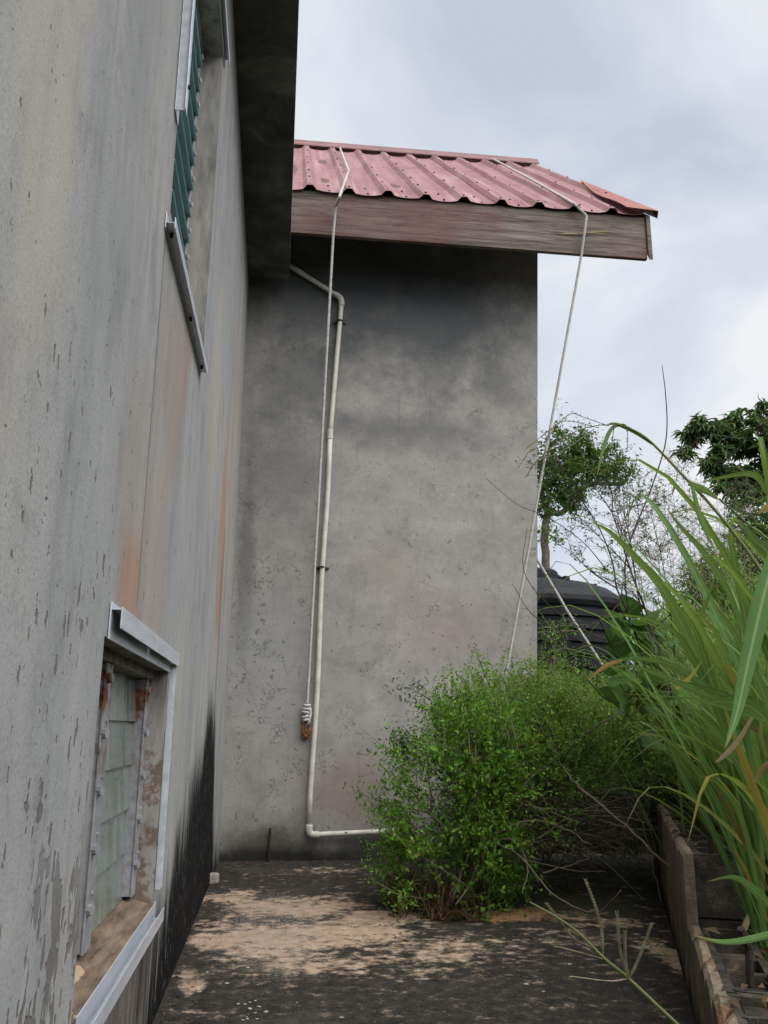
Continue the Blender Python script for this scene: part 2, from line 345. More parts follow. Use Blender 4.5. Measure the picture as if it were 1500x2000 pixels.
# --- low retaining wall
m = Mat('stained_concrete'); X_, Y_, Z_ = m.sep()
ob = m.noise(1, 7, .72, m.vec((6, 6, 2.6)), dist=.5); o2 = m.noise(1, 4, .6, m.vec((5, 5, 2))); o3 = m.noise(60, 4, .7)
c = m.ramp(ob, (.3, (.085, .070, .054)), (.48, (.19, .152, .110)), (.62, (.27, .222, .165)), (.75, (.33, .29, .24)))
c = m.mix(m.smooth(o2, .52, .68, 0, .7), c, (.28, .13, .06))
c = m.mix(m.smooth(m.add(Z_, m.mul(m.math('SUBTRACT', ob, .5), .3)), .14, .0), c, (.02, .018, .015))
c = m.mix(m.smooth(o3, .50, .70, 0, .5), c, (.07, .060, .050)); dk = m.noise(1, 6, .7, m.vec((5, 5, 1.3), loc=(3, 3, 3)), dist=.3); c = m.mix(m.smooth(dk, .52, .66, 0, .8), c, (.040, .035, .03))
MT['retain'] = m.done(c, .9, m.bump(m.add(ob, m.mul(o3, .8)), .8, .012), spec=.1)
m = Mat('rough_block'); X_, Y_, Z_ = m.sep(); n1 = m.noise(9, 6, .7); n2 = m.noise(80, 4, .75)
c = m.ramp(n1, (.32, (.022, .022, .020)), (.5, (.065, .058, .048)), (.68, (.15, .12, .09)))
c = m.mix(m.smooth(n2, .5, .7, 0, .5), c, (.03, .03, .025)); c = m.mix(m.smooth(m.noise(3, 3, .6), .55, .7, 0, .5), c, (.22, .13, .08))
MT['block'] = m.done(c, .95, m.bump(m.add(m.mul(n1, .5), n2), .9, .012), spec=.1)

# --- roofing metal
m = Mat('red_roofing'); X_, Y_, Z_ = m.sep(); n1 = m.noise(1, 5, .6, m.vec((5, .8, .8))); n2 = m.noise(1, 4, .6, m.vec((1.3, 5, 5))); n3 = m.noise(40, 4, .7)
c = m.ramp(n1, (.3, (.20, .085, .088)), (.5, (.265, .125, .128)), (.7, (.33, .18, .182)))
c = m.mix(m.smooth(n2, .5, .7, 0, .4), c, (.36, .23, .232)); c = m.mix(m.smooth(n3, .58, .75, 0, .3), c, (.17, .07, .07))
ru = m.smooth(m.noise(22, 4, .7), .62, .70); c = m.mix(m.mul(ru, .5), c, (.13, .055, .045)); sk = m.noise(1, 5, .65, m.vec((16, .7, .7), loc=(2, 5, 1))); c = m.mix(m.smooth(sk, .5, .68, 0, .6), c, (.17, .085, .085)); c = m.mix(m.smooth(sk, .45, .32, 0, .5), c, (.40, .29, .29)); MT['roof'] = m.done(c, .6, m.bump(m.add(m.noise(4, 3, .5), m.mul(m.noise(1, 2, .5, m.vec((2, 9, 9))), .7)), .35, .02), spec=.3)
m = Mat('ridge_flashing'); n1 = m.noise(6, 4, .6)
MT['ridge'] = m.done(m.ramp(n1, (.3, (.13, .05, .05)), (.7, (.24, .11, .11))), .5, spec=.4)
m = Mat('lifted_flashing'); n1 = m.noise(6, 4, .6)
MT['flash'] = m.done(m.ramp(n1, (.3, (.22, .055, .035)), (.7, (.33, .10, .065))), .45, spec=.4)
m = Mat('weathered_wood'); X_, Y_, Z_ = m.sep()
g = m.noise(1, 6, .7, m.vec((1.6, 20, 30)), dist=.7); n2 = m.noise(1.2, 3, .5); n3 = m.noise(1, 3, .6, m.vec((6, 40, 90)))
c = m.ramp(g, (.3, (.055, .045, .04)), (.5, (.16, .135, .115)), (.7, (.25, .22, .19)))
c = m.mix(m.smooth(m.add(n2, m.mul(m.math('SUBTRACT', 1.6, X_), .06)), .45, .62, 0, .65), c, m.mix(g, (.075, .03, .03), (.20, .10, .095)))
c = m.mix(m.smooth(n3, .62, .68, 0, .7), c, (.025, .02, .02))
MT['wood'] = m.done(c, .85, m.bump(m.add(g, m.mul(n3, -.8)), .6, .006), spec=.15)
m = Mat('torn_wood'); g = m.noise(1, 5, .6, m.vec((4, 60, 120))); MT['torn'] = m.done(m.ramp(g, (.3, (.26, .19, .11)), (.7, (.50, .40, .26))), .8)

# --- metals, pipe, rope, glass
m = Mat('painted_track'); n1 = m.noise(40, 5, .7); n2 = m.noise(1, 4, .6, m.vec((30, 4, 30)))
c = m.mix(m.smooth(n1, .62, .70, 0, .6), m.ramp(n2, (.3, (.44, .47, .52)), (.7, (.60, .64, .70))), (.20, .20, .19))
MT['track'] = m.done(c, .38, metal=.25, spec=.5)
m = Mat('louvre_metal'); n1 = m.noise(25, 5, .7); n2 = m.noise(7, 4, .65); X_, Y_, Z_ = m.sep()
c = m.ramp(n1, (.3, (.20, .20, .215)), (.6, (.36, .36, .38)))
rm = m.mul(m.smooth(n2, .44, .56), m.smooth(Z_, .75, 1.0), m.smooth(Z_, 1.6, 1.4))
c = m.mix(rm, c, m.ramp(n1, (.35, (.075, .028, .012)), (.65, (.26, .10, .035))))
MT['louvre'] = m.done(c, .55, m.bump(n1, .3, .003), metal=.3)
m = Mat('dirty_glass'); n1 = m.noise(1, 5, .6, m.vec((5, 14, 3))); n2 = m.noise(30, 4, .7)
c = m.ramp(n1, (.3, (.13, .175, .155)), (.55, (.215, .265, .23)), (.75, (.31, .345, .295)))
c = m.mix(m.smooth(n2, .55, .75, 0, .3), c, (.28, .29, .26))
MT['glass'] = m.done(c, m.smooth(n1, .3, .7, .06, .28), spec=.7, trans=.12)
m = Mat('teal_glass'); n1 = m.noise(6, 4, .6); MT['teal'] = m.done(m.ramp(n1, (.3, (.27, .36, .37)), (.7, (.38, .47, .48))), .12, spec=.6)
m = Mat('glass_edge'); MT['gedge'] = m.done((.10, .36, .34), .25, spec=.5)
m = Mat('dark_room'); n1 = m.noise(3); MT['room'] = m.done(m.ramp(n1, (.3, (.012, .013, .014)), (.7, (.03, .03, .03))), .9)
m = Mat('sill_stain'); X_, Y_, Z_ = m.sep(); n1 = m.noise(1, 6, .7, m.vec((26, 4, 10))); n2 = m.noise(6, 4, .6)
c = m.ramp(n1, (.32, (.06, .045, .035)), (.5, (.17, .125, .09)), (.7, (.29, .22, .16)))
sandy = m.smooth(m.add(n2, m.mul(m.blob(Y_, X_, 2.15, -.42, .2, .03), .18)), .66, .68); c = m.mix(sandy, c, (.42, .29, .19))
MT['sill'] = m.done(c, .85, m.bump(n1, .5, .004), spec=.15)
m = Mat('reveal_plaster'); X_, Y_, Z_ = m.sep(); n1 = m.noise(1, 5, .65, m.vec((20, 20, 4))); n2 = m.noise(7, 5, .7)
c = m.ramp(n1, (.3, (.15, .14, .13)), (.5, (.28, .265, .245)), (.7, (.38, .365, .335)))
c = m.mix(m.mul(m.smooth(n2, .5, .58), m.smooth(Z_, 1.5, 1.0), .85), c, (.14, .095, .065))
c = m.mix(m.mul(m.smooth(n1, .56, .66), m.smooth(Z_, 1.5, 1.0), .5), c, (.33, .16, .07))
MT['reveal'] = m.done(c, .9, m.bump(m.add(n1, n2), .5, .005), spec=.15)
m = Mat('pvc'); X_, Y_, Z_ = m.sep(); n1 = m.noise(9, 5, .7); n2 = m.noise(45, 4, .7)
c = m.ramp(n1, (.3, (.43, .41, .34)), (.6, (.60, .59, .52))); c = m.mix(m.smooth(n2, .62, .7, 0, .6), c, (.13, .09, .06))
MT['pvc'] = m.done(c, .45, spec=.4)
m = Mat('clip_black'); MT['clip'] = m.done(m.ramp(m.noise(30), (.3, (.012, .012, .012)), (.7, (.035, .033, .03))), .6)
m = Mat('rope_fibre'); n1 = m.noise(35, 4, .7); n2 = m.noise(3, 3, .5)
MT['rope'] = m.done(m.mix(m.smooth(n2, .5, .7, 0, .5), m.ramp(n1, (.3, (.36, .34, .33)), (.7, (.60, .58, .56))), (.34, .30, .27)), .85, spec=.1)
m = Mat('rust'); n1 = m.noise(45, 5, .7); MT['rust'] = m.done(m.ramp(n1, (.3, (.05, .02, .01)), (.5, (.17, .065, .02)), (.7, (.36, .16, .045))), .9, m.bump(n1, .6, .004))
m = Mat('rebar'); n1 = m.noise(60, 4, .7); MT['rebar'] = m.done(m.ramp(n1, (.3, (.010, .009, .008)), (.7, (.05, .034, .025))), .85, m.bump(n1, .6, .004))
m = Mat('tank_plastic'); n1 = m.noise(2, 4, .6); n2 = m.noise(30, 3, .7)
MT['tank'] = m.done(m.ramp(n1, (.3, (.009, .010, .012)), (.7, (.020, .021, .025))), m.smooth(n2, .3, .7, .45, .62), spec=.22)
m = Mat('white_stone'); n1 = m.noise(30, 5, .7); MT['stone'] = m.done(m.ramp(n1, (.3, (.20, .175, .14)), (.7, (.46, .43, .38))), .9, m.bump(n1, .7, .01))

# --- plants
def leafmat(name, c1, c2, c3, tr=.3, rough=.62, scale=2.0):
    m = Mat(name); r = m.geo.outputs['Random Per Island']; n = m.noise(scale, 3, .6)
    c = m.ramp(m.add(m.mul(r, .6), m.mul(n, .5)), (.2, c1), (.52, c2), (.85, c3))
    c = m.mix(m.smooth(r, .955, .96, 0, .85), c, (.16, .115, .04))
    return m.done(c, rough, spec=.18, translucent=tr, tcol=m.mix(.5, c, (c3[0]*1.15, c3[1]*1.15, c3[2]*.6)))
MT['leafA'] = leafmat('leaf_fresh', (.038, .100, .014), (.098, .235, .030), (.205, .375, .055), .38)
MT['leafB'] = leafmat('leaf_olive', (.045, .105, .018), (.110, .220, .038), (.210, .330, .065), .38)
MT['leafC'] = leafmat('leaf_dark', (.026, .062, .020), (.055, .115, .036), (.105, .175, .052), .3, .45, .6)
MT['leafD'] = leafmat('leaf_vine', (.040, .105, .028), (.078, .175, .044), (.120, .230, .064), .35, .5, 6)
MT['leafE'] = leafmat('leaf_mid', (.028, .066, .014), (.068, .140, .028), (.135, .215, .045), .3)
MT['dry'] = leafmat('dry_leaf', (.05, .028, .016), (.10, .06, .034), (.17, .11, .06), .2, .8)
m = Mat('bark'); n1 = m.noise(18, 5, .7); MT['bark'] = m.done(m.ramp(n1, (.3, (.05, .042, .034)), (.7, (.20, .165, .13))), .9, m.bump(n1, .7, .01))
m = Mat('twig_grey'); r = m.geo.outputs['Random Per Island']; MT['twig'] = m.done(m.ramp(m.add(m.mul(r, .7), m.mul(m.noise(6), .3)), (.1, (.045, .034, .026)), (.6, (.14, .11, .085)), (.9, (.26, .22, .175))), .85)
m = Mat('twig_dark'); MT['twigd'] = m.done(m.ramp(m.noise(9), (.3, (.018, .014, .012)), (.7, (.060, .046, .036))), .85)
def blademat(name, pal, tip=None):
    m = Mat(name); g = m.objc(); n = m.noise(1, 4, .6, m.vec((40, 40, 3), vec=g)); oi = m.t.nodes.new('ShaderNodeObjectInfo')
    f = m.add(m.mul(oi.outputs['Random'], .75), m.mul(n, .35))
    c = m.ramp(f, *pal)
    if tip:
        at_ = m.t.nodes.new('ShaderNodeAttribute'); at_.attribute_name = 'tt'; ar = m.t.nodes.new('ShaderNodeAttribute'); ar.attribute_name = 'rib'
        n2 = m.noise(1, 5, .7, m.vec((90, 90, 5), vec=g)); c = m.mix(m.smooth(n2, .52, .68, 0, .3), c, (.17, .24, .06)); c = m.mix(m.smooth(m.noise(26, 4, .7, g), .64, .70, 0, .6), c, (.17, .11, .04))
        c = m.mix(m.smooth(m.add(at_.outputs['Fac'], m.mul(oi.outputs['Random'], .22), m.mul(n, .1)), 1.0, 1.16, 0, .9), c, (.27, .17, .06))
        c = m.mix(m.smooth(ar.outputs['Fac'], .80, .93, 0, .55), c, (.30, .37, .20))
    return m.done(c, .6, spec=.14, translucent=.4, tcol=m.mix(.6, c, (.26, .38, .05)))
GP = ((.15, (.048, .125, .034)), (.45, (.080, .180, .052)), (.74, (.112, .230, .068)), (1.0, (.17, .265, .075)))
MT['blade'] = blademat('grass_blade', GP, True)
MT['bladey'] = blademat('yellowing_blade', ((.2, (.22, .21, .05)), (.55, (.36, .24, .05)), (.8, (.30, .18, .07))))
MT['bladed'] = blademat('dead_blade', ((.2, (.20, .14, .085)), (.55, (.33, .26, .16)), (.85, (.16, .08, .045))))
MT['field'] = leafmat('field_grass', (.055, .125, .026), (.110, .215, .046), (.20, .30, .080), .4, .6, .8)
MT['stalk'] = blademat('grass_stalk', ((.2, (.15, .18, .08)), (.6, (.23, .26, .12)), (.9, (.27, .26, .14))))
m = Mat('seed_head'); MT['seed'] = m.done(m.ramp(m.noise(60), (.3, (.16, .14, .08)), (.7, (.34, .31, .19))), .8, translucent=.2)
m = Mat('soil'); n1 = m.noise(2.2, 6, .7); n2 = m.noise(30, 5, .7)
c = m.ramp(n1, (.3, (.022, .019, .014)), (.55, (.055, .042, .028)), (.75, (.05, .07, .025)))
MT['soil'] = m.done(m.mix(m.smooth(n2, .5, .7, 0, .5), c, (.11, .085, .055)), .95, m.bump(m.add(n1, n2), .8, .03), spec=.1)

# ================================================================== structure
XL, D = -.362, 6.955
# ---- ground sheet, in the retaining wall's own axes (u along it, v out to the right)
P0 = np.array([1.45, 3.1, 0]); tu = np.array([.40, 1, 0]); tu /= np.linalg.norm(tu); nv = np.array([tu[1], -tu[0], 0])
def UV(u, v, z): return P0+u*tu+v*nv+np.array([0, 0, z])
def hill(u, v):
    if v < .08: return -.16
    b = .10+.16*min(1, max(0, (v-.2)/.5))
    h = b+.085*max(0, v-.4)+.13*max(0, u-1.5)*min(1, max(0, v-.15)*1.3)
    return min(h, 2.6)+.05*math.sin(u*1.7+v)*min(1, v)
vs = [-300, -100, -30, -10, -4, -2, 0, .06, .12, .2, .35, .6, 1, 1.6, 2.4, 3.4, 5, 7, 10, 14, 20, 30, 60, 150, 400]
us = [-300, -100, -40, -15, -6, -4, -3, -2, -1, -.5, 0, .5, 1, 1.5, 2, 2.5, 3, 4, 5, 6, 8, 10, 13, 17, 22, 30, 45, 80, 160, 400]
b = MB(); V = []
for u in us:
    for v in vs:
        z = hill(u, v)
        V.append(UV(u, v, z))
nvv = len(vs)
b.add(V, [(i*nvv+j, i*nvv+j+1, (i+1)*nvv+j+1, (i+1)*nvv+j) for i in range(len(us)-1) for j in range(nvv-1)])
struct(b.build('ground', MT['soil'], smooth=True))
# ---- concrete slab of the yard
b = MB(); q0 = UV(-6, -.005, 0); q1 = UV(2.75, -.005, 0)
poly = [(XL-.05, -3), (q0[0], -3), (q1[0], q1[1]), (3.6, 5.9), (3.6, D+.2), (XL-.05, D+.2)]
n_ = len(poly); b.add([(x, y, 0) for x, y in poly]+[(x, y, -.12) for x, y in poly], [tuple(range(n_))]+[(i, n_+i, n_+(i+1) % n_, (i+1) % n_) for i in range(n_)])
struct(b.build('yard_slab', MT['slab']))

# ---- the house
house = empty('concrete_house', (XL, 3, 0), 'grey plastered concrete house, its long side wall at left and red-roofed wing across the end', 'building')
LO = (1.90, 3.07, .40, 1.14); HI = (2.34, 3.56, 2.44, 4.07); TH = .12
b = MB(); ys = sorted({-2.5, D, LO[0], LO[1], HI[0], HI[1], 1.0, 4.5, 5.7}); zs = sorted({-.1, 5.2, LO[2], LO[3], HI[2], HI[3], 1.8, 3.2})
for i in range(len(ys)-1):
    for j in range(len(zs)-1):
        cy, cz = (ys[i]+ys[i+1])/2, (zs[j]+zs[j+1])/2
        if any(w[0] < cy < w[1] and w[2] < cz < w[3] for w in (LO, HI)): continue
        b.quad((XL, ys[i], zs[j]), (XL, ys[i+1], zs[j]), (XL, ys[i+1], zs[j+1]), (XL, ys[i], zs[j+1]))
b.quad((XL-3, -2.5, -.1), (XL, -2.5, -.1), (XL, -2.5, 5.2), (XL-3, -2.5, 5.2))
side = adopt(house, b.build('side_wall', MT['side']))
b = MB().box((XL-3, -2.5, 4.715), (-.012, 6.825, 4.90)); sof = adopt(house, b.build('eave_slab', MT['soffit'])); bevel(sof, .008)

# ---- windows
def rects(w, lip):
    y0, y1, z0, z1 = w; b = MB(); x0, x1 = XL-lip, XL-.0005
    b.quad((x1, y1, z0), (x0, y1, z0), (x0, y1, z1), (x1, y1, z1)); b.quad((x0, y0, z0), (x1, y0, z0), (x1, y0, z1), (x0, y0, z1))
    b.quad((x0, y0, z1), (x1, y0, z1), (x1, y1, z1), (x0, y1, z1)); return b
def room(w):
    y0, y1, z0, z1 = w; x0, x1 = XL-.9, XL-(TH if w is LO else .2)-.001; b = MB()
    for q in (((x0,y0,z0),(x0,y1,z0),(x0,y1,z1),(x0,y0,z1)), ((x1,y0,z0),(x1,y1,z0),(x0,y1,z0),(x0,y0,z0)), ((x1,y0,z1),(x0,y0,z1),(x0,y1,z1),(x1,y1,z1)),
              ((x1,y1,z0),(x1,y1,z1),(x0,y1,z1),(x0,y1,z0)), ((x1,y0,z0),(x0,y0,z0),(x0,y0,z1),(x1,y0,z1))): b.quad(*q)
    return b
lowin = adopt(house, rects(LO, TH).build('window', MT['reveal'])); lowin['label'] = 'low louvred window with rusty frame and frosted panes'
hiwin = adopt(house, rects(HI, .2).build('window', MT['reveal'])); hiwin['label'] = 'high louvred window with teal glass blades tilted open'
def sub(parent, mb, name, mat, bv=0, smooth=False):
    o = mb.build(name, MT[mat], parent, smooth)
    if bv: bevel(o, bv)
    return o
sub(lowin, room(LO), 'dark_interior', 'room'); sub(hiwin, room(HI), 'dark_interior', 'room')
b = MB(); y0, y1 = LO[:2]; b.quad((XL-TH, y0, .435), (XL+.001, y0, .402), (XL+.001, y1, .402), (XL-TH, y1, .435)); b.quad((XL+.001, y0, .402), (XL+.001, y0, .38), (XL+.001, y1, .38), (XL+.001, y1, .402))
sub(lowin, b, 'sill', 'sill')
b = MB(); y0, y1 = HI[:2]; b.quad((XL-.2, y0, 2.47), (XL+.001, y0, 2.442), (XL+.001, y1, 2.442), (XL-.2, y1, 2.47)); sub(hiwin, b, 'sill', 'reveal')
def channel(w, ya, yb, za, zb):
    """upright louvre channel: front flange, web facing the blades"""
    return MB().box((XL-.062, ya, za), (XL-.056, yb, zb)).box((XL-.105, (ya+yb)/2-.012, za), (XL-.0621, (ya+yb)/2+.012, zb))
for w, par, ups in ((LO, lowin, [(1.90, 1.94), (2.275, 2.36), (3.00, 3.068)]), (HI, hiwin, [(2.342, 2.38), (2.86, 2.93), (3.49, 3.558)])):
    za, zb = w[2]+.035, w[3]-.03; fo = 0 if par is lowin else -.040
    for (ya, yb) in ups:
        o = sub(par, MB().box((XL-.064+fo, ya, za), (XL-.058+fo, yb, zb)).box((XL-.108+min(fo, 0), ya+.004, za+.002), (XL-.0641+fo, min(yb, ya+.02), zb-.002)).box((XL-.108+min(fo, 0), max(ya+.0201, yb-.02), za+.002), (XL-.0641+fo, yb-.004, zb-.002)), 'louvre_channel', 'louvre', .0015)
    sub(par, MB().box((XL-.11+fo, w[0], zb+.001), (XL-.05+fo, w[1], w[3]-.001)), 'head_rail', 'louvre' if par is hiwin else 'reveal')
    np_ = int(round((zb-za)/.135)); ph = (zb-za)/np_
    for bi in range(2):
        ya, yb = ups[bi][1]-.012, ups[bi+1][0]+.010
        for i in range(np_):
            z0 = za+i*ph
            b = MB()
            if par is lowin:
                jit = rnd.uniform(-.002, .002)
                b.obox((XL-.095+jit, (ya+yb)/2, z0+ph*.5), (1, 0, .07), (0, 1, 0), (-.07, 0, 1), .0025, (yb-ya)/2, ph*.53); sub(par, b, 'pane', 'glass')
            else:
                a = math.radians(38+rnd.uniform(-3, 3)); dx = (math.cos(a), 0, -math.sin(a)); up_ = (math.sin(a), 0, math.cos(a))
                b.obox((XL-.135, (ya+yb)/2, z0+ph*.5), dx, (0, 1, 0), up_, .060, (yb-ya)/2, .003)
                o = sub(par, b, 'pane', 'teal'); o.data.materials.append(MT['gedge'])
                for pl in o.data.polygons:
                    if abs(pl.normal.x*dx[0]+pl.normal.z*dx[2]) > .9: pl.material_index = 1
    b = MB()
    for (ya, yb) in ups[1:]:
        for i in range(np_):
            z0 = za+(i+.72)*ph; yy = ya+.012; b.tube([(XL-.060+fo, yy, z0), (XL-.046+fo, yy-.004, z0)], .013, 8); b.tube([(XL-.060+fo, ya+.05, z0+.03), (XL-.055+fo, ya+.05, z0+.03)], .006, 6)
    stuff(sub(par, b, 'blade_clip', 'louvre'))
X1 = XL+.0015
sub(lowin, MB().box((X1, 1.925, 1.135), (X1+.004, 3.125, 1.216)).box((X1+.0041, 1.926, 1.198), (X1+.024, 3.124, 1.201)).box((X1+.0241, 1.925, 1.158), (X1+.027, 2.50, 1.205)).box((X1+.0241, 2.515, 1.158), (X1+.027, 3.125, 1.203)), 'header_track', 'track', .001)
sub(lowin, MB().box((X1, 3.074, .445), (X1+.003, 3.118, 1.165)).box((X1+.0031, 3.074, .445), (X1+.018, 3.076, 1.165)).box((X1+.0031, 3.116, .445), (X1+.018, 3.118, 1.165)), 'side_track', 'track', .001)
sub(lowin, MB().box((X1, 1.935, .352), (X1+.003, 3.115, .404)).box((X1+.0031, 1.936, .352), (X1+.027, 3.114, .355)).box((X1+.0271, 1.935, .346), (X1+.030, 3.115, .386)), 'sill_track', 'track', .001)
sub(hiwin, MB().box((X1, 2.262, 2.73), (X1+.003, 2.335, 4.10)).box((X1+.0031, 2.262, 2.73), (X1+.030, 2.265, 4.10)).box((X1+.0301, 2.250, 2.73), (X1+.033, 2.290, 4.10)), 'side_track', 'track', .001)
b = MB()
def hs(p, y): return (X1+p[0], y, p[1]+2.335+.062*(y-2.33)/1.3)
for a_, c_ in (((0, 0), (.003, .050)), ((.0031, .014), (.026, .017)), ((.0261, .0), (.029, .034))):
    lo = [hs((a_[0], a_[1]), 2.25), hs((c_[0], a_[1]), 2.25), hs((c_[0], a_[1]), 3.46), hs((a_[0], a_[1]), 3.46)]; hi = [hs((a_[0], c_[1]), 2.25), hs((c_[0], c_[1]), 2.25), hs((c_[0], c_[1]), 3.46), hs((a_[0], c_[1]), 3.46)]
    b.add(lo+hi, [(0,3,2,1),(4,5,6,7),(0,1,5,4),(1,2,6,5),(2,3,7,6),(3,0,4,7)])
sub(hiwin, b, 'sill_track', 'track', .001)
sub(hiwin, MB().box((X1, 2.345, 4.072), (X1+.004, 3.64, 4.16)).box((X1+.0041, 2.346, 4.12), (X1+.022, 3.639, 4.123)).box((X1+.0221, 2.345, 4.085), (X1+.025, 3.64, 4.128)), 'header_track', 'track', .001)
b = MB()
for (y, z) in [(2.31, 2.345), (2.9, 2.373), (3.38, 2.396)]: b.tube([(X1+.012, y, z+.002), (X1+.012, y, z-.010)], .006, 6)
b.tube([(X1+.032, 2.272, 2.82), (X1+.040, 2.272, 2.82)], .007, 6)
stuff(sub(hiwin, b, 'bolt', 'rebar'))

# ---- wing: end wall, roof
TA = math.tan(math.radians(41)); CA, SA = math.cos(math.radians(41)), math.sin(math.radians(41))
YE, ZE = 6.405, 5.325
def rz(y): return ZE+TA*(y-YE)
def xr(z): return 2.058+.0375*z
b = MB(); zt, zb_, yb_ = rz(D)-.05, rz(9.5)-.05, 9.5
zz = [-.1, 1.5, 3.2, zt]
for i in range(3): b.quad((XL-.3, D, zz[i]), (xr(zz[i]), D, zz[i]), (xr(zz[i+1]), D, zz[i+1]), (XL-.3, D, zz[i+1]))
b.quad((xr(0), D, -.1), (xr(0), yb_, -.1), (xr(zb_), yb_, zb_), (xr(zt), D, zt)); b.quad((XL-.3, yb_, -.1), (xr(0), yb_, -.1), (xr(zb_), yb_, zb_), (XL-.3, yb_, zb_))
adopt(house, b.build('end_wall', MT['end']))
RL = 4.38
def rp3(x, s, h=0): return (x, YE+s*CA-h*SA, ZE+.016*x/2+s*SA+h*CA)
roofm = MB(); XA, XB = -.78, 3.15; rib0, sp = .132, .3285
# battens are the roof part's own mesh; every sheet, cap and board is a piece of it
for s in (.18, 1.2, 2.2, 3.2, 4.2): roofm.obox(rp3((XA+XB)/2, s, -.042), (1, 0, 0), (0, CA, SA), (0, -SA, CA), (XB-XA)/2-.05, .04, .02)
roof = adopt(house, roofm.build('roof', MT['wood']))
b = MB().obox(rp3((XA+XB)/2, RL/2, -.016), (1, 0, 0), (0, CA, SA), (0, -SA, CA), (XB-XA)/2-.03, RL/2-.03, .004); b.build('roof_light_block', MT['wood'], roof)  # unseen board added under the sheets to block sky light in the gaps
ribs = [rib0+sp*i for i in range(-3, 10)]
def rprof(x):
    d = min(abs(x-r_) for r_ in ribs); h = 0
    if d < .022: h = .036
    elif d < .055: h = .036*(1-(d-.022)/.033)
    else: h = -.010*min(1, (d-.055)/.06)
    return h
sheets = [(XA, ribs[2]+.05), (ribs[2]-.05, ribs[5]+.05), (ribs[5]-.05, ribs[8]+.05), (ribs[8]-.05, ribs[11]+.05), (ribs[11]-.05, XB)]
for i, (xa, xb) in enumerate(sheets):
    xs_ = set(np.linspace(xa, xb, 40))
    for r_ in ribs:
        for o_ in (-.055, -.022, .022, .055):
            if xa < r_+o_ < xb: xs_.add(r_+o_)
    xs_ = sorted(xs_); b = MB(); lift = .0035*(i % 2); ss = [0, .03, .25, .9, 1.7, 2.6, 3.5, RL]
    jit = rnd.uniform(-.012, .012)
    b.extrude(xs_, lambda x, s: rp3(x, s+(jit if s == 0 else 0), rprof(x)+lift+.004*math.sin(x*9+s*3)*(s < 3)), ss)
    o = b.build('roofing_sheet', MT['roof'], roof); solidify(o, .0022, 1)
b = MB()
for r_ in ribs:
    if r_ > XB-.05 or r_ < -.2: continue
    for s in (.07, .62, 1.2, 1.9, 2.6, 3.4, 4.1): p = np.array(rp3(r_, s, .039)); b.tube([p, p+np.array([0, -SA, CA])*.010], [.0125, .007], 6)
    for s in (.06, .42) if r_+sp*.5 < XB-.06 else (): p = np.array(rp3(r_+sp*.5, s, -.008)); b.tube([p, p+np.array([0, -SA, CA])*.012], [.012, .007], 6)
stuff(b.build('roof_screws', MT['clip'], roof))
roof_c = MB().obox(rp3((XA+XB)/2, RL-.09, .018), (1, 0, 0), (0, CA, SA), (0, -SA, CA), (XB-XA)/2-.01, .05, .032); roof_c.build('ridge_shade_strip', MT['wood'], roof)  # dark strip added under the cap, standing in for shade in the gap
b = MB(); b.extrude([(-.17, .040), (-.16, .052), (-.14, .062), (0, .085), (.10, .05)], lambda p, x: rp3(x, RL+p[0], p[1]), list(np.linspace(XA, XB+.02, 6))); o = b.build('ridge_cap', MT['ridge'], roof); solidify(o, .006)
b = MB()
for s in np.linspace(-.01, 2.3, 12):
    k_ = s/2.3; w_ = .27*(1-k_)**.7+.02
    for j, f in enumerate((0, .35, .7, 1, 1.02)):
        x = XB+.02-w_*(1-f) if j < 4 else XB+.025; h = (.042+.016*math.sin(k_*7+1)*(1-f)) if j < 4 else -.02; b.v.append(rp3(x, s, h))
b.f += [(i*5+j, i*5+j+1, i*5+j+6, i*5+j+5) for i in range(11) for j in range(4)]
o = b.build('rake_flashing', MT['flash'], roof); solidify(o, .004)
b = MB().box((XA, 6.43, 4.935), (3.068, 6.472, 5.338)); fas = b.build('fascia_board', MT['wood'], roof); bevel(fas, .004)
b = MB(); pts = [(6.405, 4.915), (6.405, 5.345), (9.5, rz(9.5)+.012), (9.5, rz(9.5)-.24), (6.50, 5.10)]
for x in (3.071, 3.105): b.v += [(x, y, z) for y, z in pts]
b.f += [(4, 3, 2, 1, 0), (5, 6, 7, 8, 9)]+[(i, (i+1) % 5, 5+(i+1) % 5, 5+i) for i in range(5)]
b.build('barge_board', MT['wood'], roof)
b = MB()
for i in range(3):
    a_ = at(1085+i*28, 457-i*2, 6.428); c_ = at(1150+i*38, 458-i*1, 6.420); b.tube([a_, (a_+c_)/2+np.array([0, -.006, .004*i]), c_], [.001, .006, .001], 5)
b.build('wood_splinter', MT['torn'], roof)

# ================================================================== pipe on the end wall
WP = D-.045
pp = [at(535, 500, WP), at(668, 583, WP), at(603, 1631, WP), at(800, 1622, WP)]
pipe = empty('drain_pipe', pp[2], 'white plastic drain pipe strapped down the end wall, elbowed at top and bottom', 'pipe')
def along(a, c, d): return a+(c-a)/np.linalg.norm(c-a)*d
R0 = .0205
def pipeseg(a, c, name='pipe_length'):
    n = 14; P = np.linspace(a, c, n); wob = np.array([[.006*math.sin(i*.9), 0, 0] for i in range(n)]); wob[0] = wob[-1] = 0
    return adopt(pipe, MB().tube(P+wob*(np.linalg.norm(c-a) > 2), R0, 14).build(name, MT['pvc'], smooth=True))
jn = at(645, 848, WP)
pipeseg(pp[0], along(pp[1], pp[0], .03)); pipeseg(along(pp[1], jn, .03), jn); pipeseg(jn, along(pp[2], jn, .03)); pipeseg(along(pp[2], pp[3], .03), pp[3])
